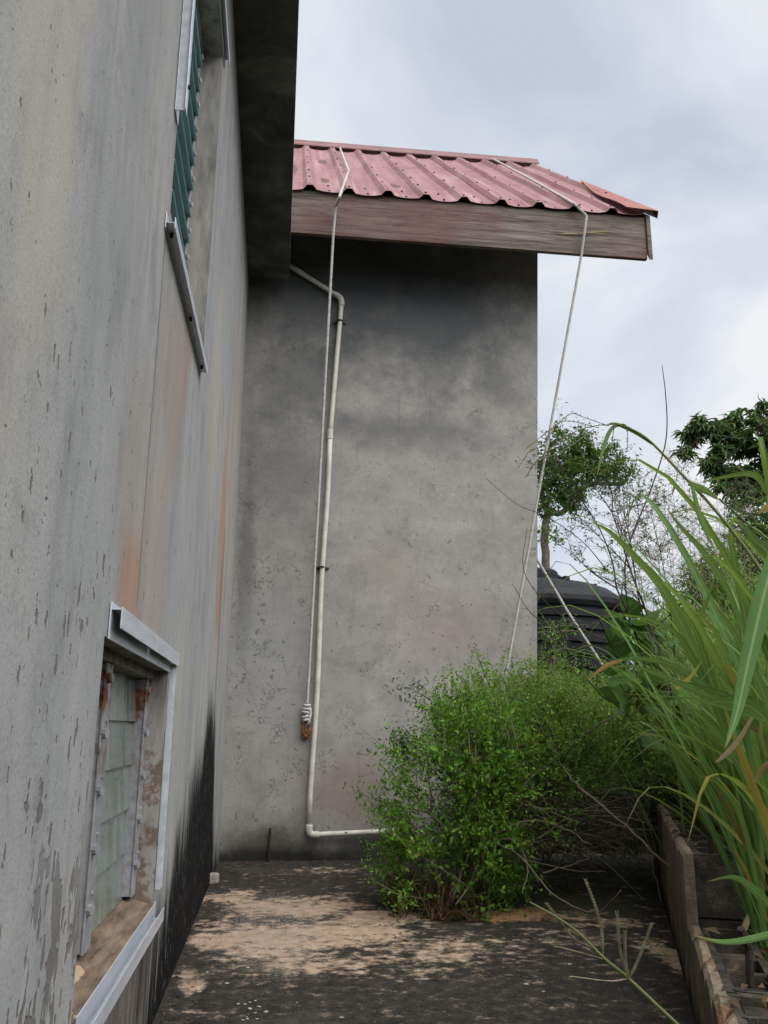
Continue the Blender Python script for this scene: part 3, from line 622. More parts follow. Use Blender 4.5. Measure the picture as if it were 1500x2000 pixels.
def elbow(p, a, c):
    q0, q1 = along(p, a, .075), along(p, c, .075); P = cr([q0, along(p, a, .04), p+.28*(((q0+q1)/2)-p), along(p, c, .04), q1], 14)
    adopt(pipe, MB().tube(P, R0*1.27, 14).build('elbow', MT['pvc'], smooth=True))
elbow(pp[1], pp[0], jn); elbow(pp[2], jn, pp[3])
def sleeve(p, d, L, r, name, mat):
    d = d/np.linalg.norm(d); adopt(pipe, MB().tube([p-d*L/2, p+d*L/2], r, 14).build(name, MT[mat], smooth=False))
sleeve(jn, pp[2]-jn, .085, R0*1.2, 'coupling', 'pvc'); sleeve(along(pp[0], pp[1], .26), pp[1]-pp[0], .08, R0*1.2, 'coupling', 'pvc')
for q in (at(663, 627, WP), at(628, 1108, WP)):
    dn_ = unit(pp[2]-jn); b = MB().tube([q-dn_*.008, q+dn_*.008], R0*1.28, 14); b.box((q[0]-.062, D-.012, q[2]-.010), (q[0]+.062, D-.001, q[2]+.008)); b.box((q[0]-.034, q[1]-.005, q[2]-.009), (q[0]+.034, D-.011, q[2]+.007)); adopt(pipe, b.build('pipe_clip', MT['clip']))

# ================================================================== ropes
def rope(name, ctrl, label, R=.0115, lay=.055, n=None, dense=True):
    P = np.array(ctrl, float); L = np.concatenate([[0], np.cumsum(np.linalg.norm(np.diff(P, axis=0), axis=1))]); N = int(L[-1]/(lay/7))
    s = np.linspace(0, L[-1], N); Q = np.stack([np.interp(s, L, P[:, i]) for i in range(3)], 1)
    for _ in range(3): Q[1:-1] = (Q[:-2]+2*Q[1:-1]+Q[2:])/4
    T = unit(np.gradient(Q, axis=0)); a = unit(np.cross(T, np.array([.3, 1, .1]))); c_ = np.cross(T, a); b = MB()
    for k_ in range(3):
        ph = s/lay*2*math.pi+k_*2*math.pi/3; b.tube(Q+(np.cos(ph)[:, None]*a+np.sin(ph)[:, None]*c_)*R*.52, R*.56, 5)
    o = b.build(name, MT['rope'], smooth=True); tag(o, label, 'rope', 'ropes tying down the roof'); return o
nr = np.array([0, -SA, CA])
def onroof(px, py, h=.06): return onpl(px, py, np.array(rp3(0, 0))+nr*h, nr)
anchor = at(599, 1400, D-.05)
e1 = at(656, 402, 6.37); f1 = at(651, 458, 6.385)
r1 = rope('tie_rope', [onroof(664, 289, .10), onroof(681, 334, .06), onroof(663, 385, .03), e1, f1, anchor+np.array([0, 0, .10])], 'pale rope hanging beside the white pipe, knotted at its lower end')
e2 = at(1146, 422, 6.37); f2 = at(1136, 496, 6.385)
r2 = rope('tie_rope', [onroof(964, 311, .10), onroof(1050, 357, .06), onroof(1120, 397, .07), e2, f2, at(985, 1335, D-.08), at(962, 1500, D-.06)], 'pale rope slanting past the corner of the end wall into the green shrub')
r3 = rope('tie_rope', [at(1036, 1072, 10.0), at(1052, 1098, 10.0), at(1110, 1197, 10.0), at(1172, 1292, 10.0), at(1262, 1440, 10.0)], 'short rope slanting across the front of the black water tank', R=.017)
# knot and rusty eye bolt
b = MB()
for i in range(5):
    zc = .085-.027*i; A = np.linspace(0, 2*math.pi, 18); tl = rnd.uniform(-.5, .5); rr = (.021, .030, .033, .030, .022)[i]
    b.tube([anchor+np.array([rr*math.cos(t), -.004+.020*math.sin(t), zc+tl*rr*math.cos(t)]) for t in A], .0115, 7)
b.tube([anchor+np.array(q) for q in ((.018, -.02, .07), (.030, -.028, .03), (.022, -.022, -.03), (.008, -.02, -.06))], .010, 6)
o = b.build('rope_knot', MT['rope'], smooth=True); o.parent = r1
b = MB(); A = np.linspace(0, 2*math.pi, 20); b.tube([anchor+np.array([.026*math.cos(t), -.002, -.095+.052*math.sin(t)]) for t in A], .010, 7); b.tube([anchor+np.array([0, .06, -.10]), anchor+np.array([0, -.005, -.10])], .012, 7)
b.box(tuple(anchor+np.array([-.020, -.006, -.155])), tuple(anchor+np.array([.020, .052, -.125])))
tag(b.build('eye_bolt', MT['rust']), 'rusty eye bolt holding the knotted rope on the end wall', 'bolt')
q = at(525, 1682, D-.04); b = MB().tube([(q[0], q[1], 0), (q[0]-.004, q[1], .12), (q[0]+.002, q[1], .235)], .010, 7)
tag(b.build('rebar_stub', MT['rebar']), 'short black rod standing at the foot of the end wall', 'rod')

# ================================================================== low retaining wall
rw = empty('retaining_wall', UV(0, .1, 0), 'low stepped concrete block wall with brown streaked face and rebar stubs, at right', 'wall')
ZA, ZB, US, UE = .53, .295, .06, 2.45
def ubox(b, u0, u1, v0, v1, z0, z1):
    c_ = UV((u0+u1)/2, (v0+v1)/2, (z0+z1)/2); return b.obox(c_, tu, nv, (0, 0, 1), (u1-u0)/2, (v1-v0)/2, (z1-z0)/2)
def face(u0, u1, zt_):
    us_ = np.linspace(u0, u1, int((u1-u0)/.045)+2); b = MB(); n = len(us_); V = []; dz = 0
    for u_ in us_:
        dz = .6*dz+rnd.gauss(0, .0045); e_ = -rnd.uniform(.012, .04) if rnd.random() < .05 else 0
        V += [UV(u_, 0, -.1), UV(u_, 0, zt_*.5), UV(u_, rnd.uniform(0, .0008), zt_-.014+dz+e_), UV(u_, .010+rnd.uniform(0, .006), zt_+dz+e_), UV(u_, .037, zt_+dz*.5), UV(u_, .037, -.1)]
    b.add(V, [(i*6+j, i*6+j+1, (i+1)*6+j+1, (i+1)*6+j) for i in range(n-1) for j in range(5)]+[tuple(range(5, -1, -1)), tuple((n-1)*6+j for j in range(6))])
    return adopt(rw, b.build('wall_face', MT['retain']))
face(US, UE, ZA); face(-5, US-.002, ZB)
def block(u0, u1, z0, z1, v0=.039, v1=.195):
    b = MB(); jz = rnd.uniform(-.006, .006); z1 += jz; w = .026; um = (u0+u1)/2
    us_ = [u0, u0+w, um-w/2, um+w/2, u1-w, u1]; vs_ = [v0, v0+w, v1-w, v1]; zf = z1-rnd.uniform(.006, .045)
    for i in range(5):
        for j in range(3):
            if i in (1, 3) and j == 1:
                a = [UV(us_[i+di], vs_[j+dj], z1) for di, dj in ((0,0),(1,0),(1,1),(0,1))]; c_ = [q-np.array([0, 0, z1-zf+rnd.uniform(0, .012)]) for q in a]
                b.add(a+c_, [(0,1,5,4),(1,2,6,5),(2,3,7,6),(3,0,4,7),(4,5,6,7)])
            else: b.quad(*[UV(us_[i+di], vs_[j+dj], z1+rnd.uniform(-.004, .004)) for di, dj in ((0,0),(1,0),(1,1),(0,1))])
    P = [UV(u, v, z) for z in (z0, z1) for u, v in ((u0,v0),(u1,v0),(u1,v1),(u0,v1))]; b.add(P, [(0,1,5,4),(1,2,6,5),(2,3,7,6),(3,0,4,7)])
    return adopt(rw, b.build('block', MT['block']))
u = US+.004
while u < UE-.1:
    for z0, z1 in ((-.1, .105), (.112, .315), (.322, ZA-.004)): block(u, min(u+.39, UE), z0, z1)
    u += .398
u = US-.006
while u > -3.4:
    for z0, z1 in ((-.1, .085), (.092, ZB-.004)): block(u-.39, u, z0, z1)
    u -= .398
for z0, z1 in ((-.1, .10), (.107, .33), (.337, .55), (.557, .80)): block(2.62, 2.98, z0, z1, -.02, .20)
for (u, v, z, L) in [(.25, .11, ZA, .18), (.95, .12, ZA, .42), (1.35, .10, ZA, .30), (1.75, .12, ZA, .62), (2.15, .11, ZA, .55), (2.8, .09, .8, .5), (-.55, .12, ZB, .12), (-1.15, .12, ZB, .10)]:
    p = UV(u, v, z-.1); adopt(rw, MB().tube([p, p+np.array([.008, 0, .1+L/2]), p+np.array([rnd.uniform(-.03, .03), rnd.uniform(-.03, .03), .1+L])], .011, 7).build('rebar', MT['rebar']))

# ================================================================== tank
tc_ = at(1043, 1300, 11.3); tc_[2] = -.1; TR = 1.20
tank = empty('water_tank', tc_, 'large black ribbed plastic water tank behind the end wall', 'tank')
zsh = float(at(1150, 1168, 10.4)[2])-tc_[2]; prof = [(TR*.96, 0)]; z = 0.1
while z < zsh-.14: prof += [(TR, z), (TR, z+.085), (TR*.968, z+.105), (TR*.968, z+.135)]; z += .155
prof += [(TR, zsh-.12), (TR*1.02, zsh-.06), (TR*1.015, zsh), (TR*.96, zsh+.08), (TR*.86, zsh+.17), (TR*.72, zsh+.235), (TR*.55, zsh+.285), (TR*.30, zsh+.335)]
adopt(tank, MB().lathe(tc_, prof, 72).build('tank_body', MT['tank'], smooth=False))
adopt(tank, MB().lathe(tc_+np.array([0, 0, zsh+.30]), [(.40, 0), (.40, .10), (.36, .115), (.36, .15), (.33, .18), (.12, .21)], 40).build('lid', MT['tank']))
for a_ in (-75, -20, 35, 90, 160, 220):
    a = math.radians(a_); d_ = np.array([math.cos(a), math.sin(a), 0]); c_ = tc_+d_*TR*.62+np.array([0, 0, zsh+.245])
    adopt(tank, MB().obox(c_, d_, np.cross(d_, (0, 0, 1)), (0, 0, 1), .12, .035, .04).build('lifting_lug', MT['tank']))

# ================================================================== small things on the slab
def rock(name, c, r, flat, mat, seed):
    rr = np.random.default_rng(seed); V = []; F = []; n, k_ = 10, 6
    for i in range(k_+1):
        th = math.pi*i/k_
        for j in range(n):
            a = 2*math.pi*j/n; q = 1+.16*math.sin(a*2+seed)+.10*rr.normal()*(0 < i < k_); V.append((c[0]+r*q*math.sin(th)*math.cos(a), c[1]+r*q*math.sin(th)*math.sin(a), c[2]+r*flat*(1-math.cos(th))-.004))
    F = [(i*n+j, i*n+(j+1) % n, (i+1)*n+(j+1) % n, (i+1)*n+j) for i in range(k_) for j in range(n)]
    b = MB(); b.add(V, F); return b.build(name, MT[mat], smooth=True)
q = on(416, 1726, 2, 0); b = MB().box((q[0]-.035, q[1]-.03, .0), (q[0]+.035, q[1]+.04, .062)); o = b.build('rubble_block', MT['stone']); bevel(o, .012, 2); tag(o, 'small off-white lump of concrete in the corner by the blackened wall foot', 'rubble')
for i in range(14):
    q = on(490+rnd.gauss(0, 16), 1972+rnd.gauss(0, 14), 2, 0); o = rock('pebble', (q[0], q[1], 0), rnd.uniform(.005, .010), .45, 'stone', 50+i); tag(o, 'pale pebble in the loose cluster on the slab at bottom', 'pebble', 'pale pebbles on the slab')
for i in range(14):
    q = on(rnd.uniform(360, 1250), rnd.uniform(1850, 1995), 2, 0); o = rock('stone_chip', (q[0], q[1], 0), rnd.uniform(.005, .010), .4, 'stone', 90+i); tag(o, 'tiny pale stone chip lying scattered on the dark slab', 'stone', 'stone chips scattered on the slab')

# ================================================================== vegetation
def lump(d, ph): return .5*np.sin(d[:, 0]*5.1+ph)+.5*np.sin(d[:, 1]*4.3+ph*1.7)*np.sin(d[:, 2]*6.1+ph*.6)+.35*np.sin(d[:, 0]*11+d[:, 2]*9+ph)
def cloud(ells, ntw, nl, size, twl, upb=.5, shell=(.5, 1.05), lum=.22, width=.45, gap=.0):
    """leafy twigs through a union of ellipsoids -> leaf arrays, twig polylines"""
    wts = np.array([r[0]*r[2]+r[1]*r[2]+r[0]*r[1] for _, r in ells]); ix = rng.choice(len(ells), ntw, p=wts/wts.sum())
    C_ = np.array([c for c, _ in ells])[ix]; R_ = np.array([r for _, r in ells])[ix]
    d = unit(rng.normal(size=(ntw, 3))); f = rng.uniform(shell[0]**3, shell[1]**3, ntw)**(1/3)*(1+lum*lump(d, ix*2.3+1))
    P = C_+d*R_*f[:, None]
    if gap:
        k_ = lump(P*2.2, .7) > -gap; P, d = P[k_], d[k_]
    n = len(P); tw = unit(d*.7+np.array([0, 0, upb])+.55*rng.normal(size=(n, 3))); L = rng.uniform(twl[0], twl[1], n)
    t = np.linspace(.05, 1, nl)[None, :]*np.ones((n, 1)); B = P[:, None]+tw[:, None]*(t*L[:, None])[..., None]; B[..., 2] -= .12*(t*L[:, None])**2/twl[1]
    ld = unit(tw[:, None]*.55+.75*rng.normal(size=B.shape)); sz = rng.uniform(size[0], size[1], (n, nl))*(1.1-.45*t)
    V, F = leaves(B.reshape(-1, 3)+.004*rng.normal(size=(n*nl, 3)), ld.reshape(-1, 3), sz.ravel(), width)
    return V, F, P, tw, L
def twigs(P, tw, L, r=.0022, back=.6):
    b = MB()
    for p, t, l in zip(P, tw, L): b.tube([p-t*l*back+np.array([0, 0, -.03*l]), p+t*l*.4, p+t*l], [r*1.3, r, r*.4], 3, False)
    return b
def el(px, py, Y, rx, ry, rz_): return (at(px, py, Y), (rx, ry, rz_))

# ---- the big shrub on the slab
sb_ = on(865, 1775, 2, 0)
shrub = empty('leafy_shrub', (sb_[0], sb_[1], 0), 'sprawling green shrub with bare tangled stems, growing on the slab before the end wall', 'shrub')
E1 = [el(910, 1545, 5.15, .36, .36, .50), el(850, 1590, 5.05, .25, .28, .34), el(870, 1690, 4.95, .29, .26, .26), el(965, 1430, 5.35, .36, .36, .32), el(945, 1500, 5.0, .28, .25, .34), el(995, 1575, 5.05, .25, .28, .24), el(820, 1670, 5.0, .13, .2, .20)]
V, F, P, tw, L = cloud(E1, 3000, 12, (.018, .046), (.12, .30), .55, (.55, 1.05), .30, .5, .12)
stuff(adopt(shrub, fastmesh('fresh_foliage', V, F, MT['leafA'])))
stuff(adopt(shrub, twigs(P[::6], tw[::6], L[::6], .0022).build('leaf_twigs', MT['twig'])))
E2 = [el(1010, 1415, 5.5, .42, .4, .25), el(1100, 1400, 5.6, .46, .4, .24), el(1190, 1425, 5.7, .45, .4, .22), el(1265, 1455, 5.7, .32, .3, .16), el(1080, 1475, 5.2, .42, .30, .20), el(1180, 1480, 5.3, .40, .28, .15), el(1060, 1545, 5.05, .25, .22, .13), el(1075, 1360, 6.2, .35, .25, .18), el(1000, 1440, 6.0, .5, .45, .28), el(1150, 1440, 6.2, .55, .4, .28), el(1240, 1495, 5.5, .3, .35, .11), el(1130, 1430, 5.2, .34, .28, .16), el(1230, 1440, 5.3, .30, .25, .13)]
V, F, P, tw, L = cloud(E2, 6400, 12, (.019, .036), (.10, .26), .6, (.45, 1.06), .28, .48, .2)
stuff(adopt(shrub, fastmesh('olive_foliage', V, F, MT['leafB'])))
stuff(adopt(shrub, twigs(P[::5], tw[::5], L[::5], .0018).build('fine_twigs', MT['twig'])))
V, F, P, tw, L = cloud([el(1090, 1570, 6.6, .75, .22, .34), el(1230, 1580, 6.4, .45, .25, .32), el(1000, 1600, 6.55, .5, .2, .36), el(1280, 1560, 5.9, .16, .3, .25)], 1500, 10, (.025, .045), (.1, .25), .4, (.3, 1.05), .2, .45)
stuff(adopt(shrub, fastmesh('shade_filler_leaves', V, F, MT['leafC'])))  # dark leaf mass added behind, stands in for the black shade under the shrub
# sprigs standing out of the outline
def sprig(ctrl, Y, nl, size, mat, r=.005, spread=.05, name='sprig'):
    P = cr([at(x, y, Y+(rnd.uniform(-.05, .05) if i else 0)) for i, (x, y) in enumerate(ctrl)], 12); b = MB().tube(P, np.linspace(r, r*.35, 12), 5)
    o = adopt(shrub, b.build(name, MT['twig'])); t = rng.uniform(.25, 1, nl); i0 = np.minimum((t*11).astype(int), 10); fr = (t*11-i0)[:, None]
    B = P[i0]*(1-fr)+P[i0+1]*fr+rng.normal(size=(nl, 3))*spread*(.4+t[:, None]*.6); V, F = leaves(B, unit(rng.normal(size=(nl, 3))+np.array([0, 0, .4])), rng.uniform(size[0], size[1], nl), .5)
    lf = fastmesh('sprig_leaves', V, F, MT[mat]); lf.parent = o; stuff(lf)
for args in [([(930, 1470), (880, 1400), (830, 1360), (775, 1335)], 5.4, 190, (.020, .032), 'leafC'), ([(900, 1450), (925, 1380), (940, 1325), (938, 1292)], 5.6, 150, (.015, .028), 'leafB'), ([(960, 1440), (990, 1370), (1000, 1330)], 5.8, 110, (.015, .026), 'leafB'),
             ([(870, 1530), (810, 1480), (770, 1440)], 5.5, 420, (.018, .032), 'leafC'), ([(860, 1520), (800, 1450), (765, 1475)], 5.5, 300, (.018, .032), 'leafC'), ([(850, 1590), (760, 1570), (690, 1545)], 5.2, 130, (.018, .03), 'leafA'), ([(830, 1600), (760, 1590), (715, 1560)], 5.15, 120, (.018, .03), 'leafA'),
             ([(800, 1700), (760, 1660), (735, 1650)], 5.0, 70, (.016, .026), 'leafA'), ([(1080, 1420), (1075, 1340), (1085, 1270), (1070, 1215)], 6.6, 120, (.018, .032), 'leafB'), ([(1150, 1420), (1130, 1340), (1110, 1290)], 6.4, 120, (.016, .028), 'leafA'), ([(1040, 1380), (1030, 1340), (1035, 1325)], 6.0, 90, (.016, .028), 'leafB'),
             ([(840, 1520), (855, 1400), (850, 1345)], 5.5, 80, (.014, .024), 'leafB'),
             ([(1000, 1430), (1015, 1350), (1022, 1300)], 5.5, 70, (.014, .03), 'leafB'), ([(1110, 1420), (1120, 1350), (1150, 1310)], 5.6, 80, (.014, .03), 'leafB'), ([(1190, 1430), (1200, 1360), (1190, 1325)], 5.7, 80, (.014, .03), 'leafB'), ([(1230, 1450), (1260, 1390), (1300, 1370)], 5.6, 90, (.014, .03), 'leafB'), ([(900, 1480), (880, 1420), (850, 1395)], 5.2, 110, (.018, .034), 'leafA'),
             ([(850, 1600), (800, 1540), (770, 1520)], 5.0, 120, (.02, .036), 'leafA'), ([(1150, 1500), (1230, 1520), (1280, 1560)], 5.0, 90, (.014, .028), 'leafB'), ([(1020, 1560), (1080, 1600), (1100, 1640)], 4.9, 80, (.016, .03), 'leafA')]: sprig(*args)
# woody stems
def stem(ctrl, Y0, Y1, r, name='bare_stem', mat='twig'):
    n = len(ctrl); P = cr([at(x, y, Y0+(Y1-Y0)*i/(n-1)) for i, (x, y) in enumerate(ctrl)], 5*n); P += rng.normal(size=P.shape)*r*.5
    return adopt(shrub, MB().tube(P, np.linspace(r, r*.5, len(P)), 6).build(name, MT[mat], smooth=True))
for a in [([(880, 1770), (930, 1640), (1030, 1530), (1110, 1460), (1200, 1395)], 4.9, 5.0, .010), ([(1060, 1430), (1100, 1500), (1140, 1545), (1230, 1620), (1320, 1705), (1375, 1755)], 5.2, 3.9, .0085), ([(900, 1760), (960, 1640), (1040, 1603), (1110, 1622), (1152, 1652)], 4.9, 4.8, .0085),
          ([(930, 1650), (1000, 1640), (1030, 1692), (1020, 1745)], 4.9, 4.6, .006), ([(940, 1640), (1010, 1668), (1080, 1745), (1160, 1782), (1212, 1740)], 4.9, 4.3, .006), ([(1130, 1440), (1200, 1530), (1250, 1600), (1275, 1700), (1292, 1760)], 5.6, 4.7, .006), ([(1160, 1460), (1240, 1560), (1290, 1650)], 5.6, 5.0, .006),
          ([(1120, 1440), (1175, 1500), (1255, 1590), (1290, 1690)], 5.5, 4.9, .005), ([(870, 1770), (930, 1650), (1010, 1560), (1120, 1545), (1290, 1522)], 4.9, 5.5, .006), ([(880, 1775), (900, 1600), (905, 1450)], 5.0, 5.3, .010), ([(860, 1775), (845, 1620), (835, 1480)], 5.0, 5.3, .008),
          ([(890, 1775), (960, 1560), (1050, 1420)], 5.0, 5.7, .010), ([(905, 1775), (1020, 1600), (1150, 1450)], 5.0, 5.9, .009), ([(1030, 1680), (1120, 1700), (1185, 1702)], 4.9, 4.9, .004), ([(1060, 1705), (1110, 1690), (1160, 1672)], 4.8, 4.9, .004), ([(870, 1555), (800, 1572), (735, 1570)], 5.0, 5.0, .003), ([(865, 1480), (868, 1440), (866, 1400)], 4.9, 5.0, .004)]: stem(*a)
b = MB()
for i in range(420):
    Y = rnd.uniform(5.0, 6.3); x = rnd.uniform(930, 1170); y = rnd.uniform(1540, 1650); L = rnd.uniform(60, 190); a = math.radians(rnd.gauss(8, 16)); k_ = rnd.uniform(-.25, .35)
    P = cr([at(x, y, Y), at(x+L*.5*math.cos(a), y+L*.5*math.sin(a)-L*k_*.3, Y-.05), at(x+L*math.cos(a), y+L*math.sin(a)+L*k_*.4, Y-rnd.uniform(-.1, .25))], 8); b.tube(P, np.linspace(rnd.uniform(.002, .0045), .001, 8), 4, False)
stuff(adopt(shrub, b.build('dead_stem_tangle', MT['twig'])))
# dry skirt and feathery growth at its foot
def tuft(n, pxr, pyr, Yb, ln, mat, name, up_=.6, w=.004):
    b = MB()
    for i in range(n):
        p = on(rnd.uniform(*pxr), rnd.uniform(*pyr), 2, .01); a = rnd.uniform(0, 2*math.pi); l = rnd.uniform(*ln); d = np.array([math.cos(a), math.sin(a), 0])
        P = cr([p, p+d*l*.45+np.array([0, 0, l*up_]), p+d*l+np.array([0, 0, l*up_*rnd.uniform(.1, 1.1)])], 6); s = np.cross(d, (0, 0, 1))*w
        o_ = len(b.v)
        for j, q in enumerate(P): k_ = 1-j/5.2; b.v += [tuple(q-s*k_), tuple(q+s*k_)]
        b.f += [(o_+2*j, o_+2*j+1, o_+2*j+3, o_+2*j+2) for j in range(5)]
    return stuff(adopt(shrub, b.build(name, MT[mat])))
tuft(260, (770, 940), (1740, 1795), 0, (.12, .32), 'dry', 'dry_skirt', .55, .004)
tuft(170, (840, 930), (1775, 1797), 0, (.06, .16), 'dry', 'dry_litter', .25, .005)
tuft(420, (920, 1040), (1715, 1765), 0, (.15, .38), 'leafB', 'feathery_growth', .55, .003)
tuft(160, (750, 830), (1740, 1775), 0, (.08, .22), 'leafC', 'green_skirt', .7, .004)
# small seedlings on the slab
p = on(1105, 1745, 2, 0); sd = empty('seedling', p, 'tiny green seedling sprouting from the slab right of the shrub', 'plant'); V, F = leaves(p+np.array([0, 0, .05])+rng.normal(size=(40, 3))*np.array([.03, .03, .035]), unit(rng.normal(size=(40, 3))+np.array([0, 0, .6])), rng.uniform(.018, .034, 40), .5); adopt(sd, fastmesh('seedling_leaves', V, F, MT['leafC'])); adopt(sd, MB().tube([p, p+np.array([.004, 0, .05]), p+np.array([0, 0, .1])], .003, 4).build('seedling_stem', MT['twigd']))

# ---- grass blades
def blade_arr(P, w, sidev, prof, fold=.28):
    n = len(P); T = unit(np.gradient(P, axis=0)); s = sidev-(T*sidev).sum(1)[:, None]*T; s = unit(s); N = np.cross(T, s); ww = (w*prof)[:, None]
    V = np.stack([P-s*ww+N*ww*fold, P, P+s*ww+N*ww*fold], 1).reshape(-1, 3)
    F = [(i*3+j, i*3+j+1, i*3+j+4, i*3+j+3) for i in range(n-1) for j in range(2)]; return V, np.array(F)
def ribattr(me, n):
    a = me.attributes.new('rib', 'FLOAT', 'POINT'); a.data.foreach_set('value', np.tile(np.array([0, 1, 0], np.float32), n)); b_ = me.attributes.new('tt', 'FLOAT', 'POINT'); b_.data.foreach_set('value', np.repeat(np.linspace(0, 1, n), 3).astype(np.float32))
def bprof(n, tip=.9): t = np.linspace(0, 1, n); return np.clip(.55+1.1*t, 0, 1)*np.clip((1-t)/(1-.45), 0, 1)**tip
hero = empty('tall_grass', UV(.3, .7, .26), 'tall clump of broad arching grass blades nearest the camera, behind the low wall', 'grass')
def heroblade(ctrl, Y0, Y1, wpx, mat='blade', tw=.3, name='blade', tip=.8):
    n = len(ctrl); P = cr([at(x, y, Y0+(Y1-Y0)*i/(n-1)) for i, (x, y) in enumerate(ctrl)], 18)
    mid = P[9]; v = unit(CAM-mid); T = unit(P[-1]-P[0]); s = np.cross(T, v); s = unit(s*math.cos(tw)+v*math.sin(tw)); dist = (mid-CAM)@fw
    V, F = blade_arr(P, wpx/2*dist/FPX, s, bprof(18, tip)); o = adopt(hero, fastmesh(name, V, F, MT[mat], smooth=True)); ribattr(o.data, 18); return o
B0 = (1490, 1840)
for a in [([B0, (1440, 1500), (1380, 1330), (1302, 1162), (1243, 1092), (1188, 1037), (1150, 1018)], 2.9, 2.6, 22), ([(1470, 1700), (1390, 1300), (1364, 1224), (1386, 1158), (1418, 1045)], 3.0, 2.7, 13, 'blade', .7),
          ([(1535, 1010), (1512, 1090), (1490, 1170), (1462, 1290), (1440, 1390), (1416, 1462)], 2.0, 1.75, 38, 'blade', .1), ([(1490, 1800), (1450, 1550), (1404, 1381), (1386, 1318), (1365, 1248), (1334, 1195), (1286, 1160)], 2.9, 2.6, 17),
          ([(1500, 1850), (1470, 1600), (1418, 1433), (1386, 1353), (1350, 1280), (1309, 1227), (1229, 1202), (1165, 1203)], 2.9, 2.5, 17), ([(1540, 1460), (1402, 1360), (1351, 1323), (1299, 1295), (1215, 1288), (1150, 1325)], 2.7, 2.5, 15), ([(1540, 1430), (1383, 1360), (1337, 1339), (1248, 1305), (1185, 1302)], 2.6, 2.4, 13),
          ([(1560, 1430), (1400, 1378), (1337, 1363), (1192, 1354)], 2.2, 2.3, 5), ([(1480, 1830), (1440, 1680), (1400, 1570), (1348, 1491), (1299, 1442), (1248, 1436)], 2.9, 2.7, 15), ([(1560, 1830), (1500, 1765), (1440, 1716), (1378, 1722)], 2.5, 2.4, 17), ([(1580, 1790), (1500, 1826), (1420, 1840), (1352, 1827)], 2.2, 2.1, 14),
          ([(1560, 1180), (1500, 1081), (1474, 1056), (1441, 1012)], 2.3, 2.4, 26), ([(1560, 1040), (1500, 964), (1471, 927), (1410, 933), (1364, 944)], 2.3, 2.4, 14), ([(1352, 950), (1365, 1000), (1380, 1040), (1398, 1080)], 2.5, 2.5, 12, 'blade', .3), ([(1450, 1230), (1420, 1150), (1375, 1080), (1330, 1030), (1300, 990)], 2.7, 2.7, 14),
          ([(1480, 1830), (1400, 1640), (1340, 1530), (1305, 1450), (1290, 1420)], 2.9, 2.9, 16), ([(1500, 1850), (1430, 1600), (1370, 1480), (1330, 1380), (1310, 1330)], 2.9, 2.9, 15), ([(1490, 1820), (1480, 1560), (1430, 1330), (1400, 1240), (1340, 1180)], 2.8, 2.7, 16), ([(1530, 1560), (1500, 1380), (1440, 1250), (1390, 1170)], 2.4, 2.4, 18), ([(1520, 1500), (1450, 1380), (1360, 1340), (1290, 1330)], 2.6, 2.6, 14),
          ([(1500, 1850), (1470, 1690), (1440, 1580), (1400, 1530), (1350, 1510)], 2.7, 2.6, 12), ([(1540, 1480), (1480, 1390), (1410, 1370), (1360, 1380)], 2.3, 2.3, 24), ([(1510, 1700), (1460, 1530), (1400, 1430), (1340, 1370)], 2.7, 2.6, 18)]: heroblade(*a)
for a in [([(1510, 1660), (1497, 1615), (1455, 1496), (1437, 1450), (1416, 1395)], 2.5, 2.5, 17, 'bladey'), ([(1460, 1360), (1420, 1310), (1390, 1280), (1370, 1255)], 2.7, 2.7, 13, 'bladey'), ([(1215, 1290), (1190, 1298), (1168, 1312), (1148, 1330)], 2.52, 2.5, 9, 'bladey'), ([(1515, 980), (1498, 992), (1478, 1004)], 2.4, 2.4, 14, 'bladey', .2),
          ([(1320, 1345), (1345, 1325), (1372, 1290)], 2.6, 2.6, 9, 'bladey'), ([(1470, 1400), (1440, 1450), (1410, 1480), (1395, 1490)], 2.4, 2.4, 11, 'bladed'), ([(1500, 1740), (1440, 1620), (1400, 1540), (1370, 1480)], 2.7, 2.6, 11, 'bladed'), ([(1447, 1830), (1458, 1800), (1460, 1785)], 2.7, 2.7, 12, 'bladed'), ([(1480, 1430), (1430, 1390), (1420, 1340)], 2.6, 2.6, 12, 'bladed'), ([(1520, 1480), (1490, 1500), (1470, 1540)], 2.4, 2.4, 10, 'bladed'), ([(1500, 1800), (1455, 1700), (1425, 1640)], 2.7, 2.7, 8, 'bladey'), ([(1500, 1480), (1485, 1440), (1490, 1390)], 2.4, 2.4, 10, 'bladey')]: heroblade(*a)
# arching flowering stem with drooping seed head
def culm(ctrl, Y0, Y1, r, mat='stalk', name='flowering_stem', n=24):
    k_ = len(ctrl); P = cr([at(x, y, Y0+(Y1-Y0)*i/(k_-1)) for i, (x, y) in enumerate(ctrl)], n); return P, adopt(hero, MB().tube(P, np.linspace(r, r*.45, n), 6).build(name, MT[mat], smooth=True))
culm([(1560, 1240), (1480, 1105), (1400, 1000), (1340, 935), (1270, 862), (1232, 838), (1205, 829)], 2.6, 2.6, .0062)
heroblade([(1212, 830), (1196, 836), (1183, 862), (1172, 905), (1166, 930)], 2.6, 2.6, 9, 'blade', .4); heroblade([(1275, 868), (1235, 842), (1200, 828), (1180, 832)], 2.6, 2.6, 9, 'blade', .5)
heroblade([(1345, 943), (1365, 952), (1385, 962), (1404, 976)], 2.55, 2.6, 15, 'blade', .2, 'leaf_sheath', .5); culm([(1404, 974), (1440, 1005), (1500, 1060), (1540, 1100)], 2.6, 2.6, .0035)
b = MB()
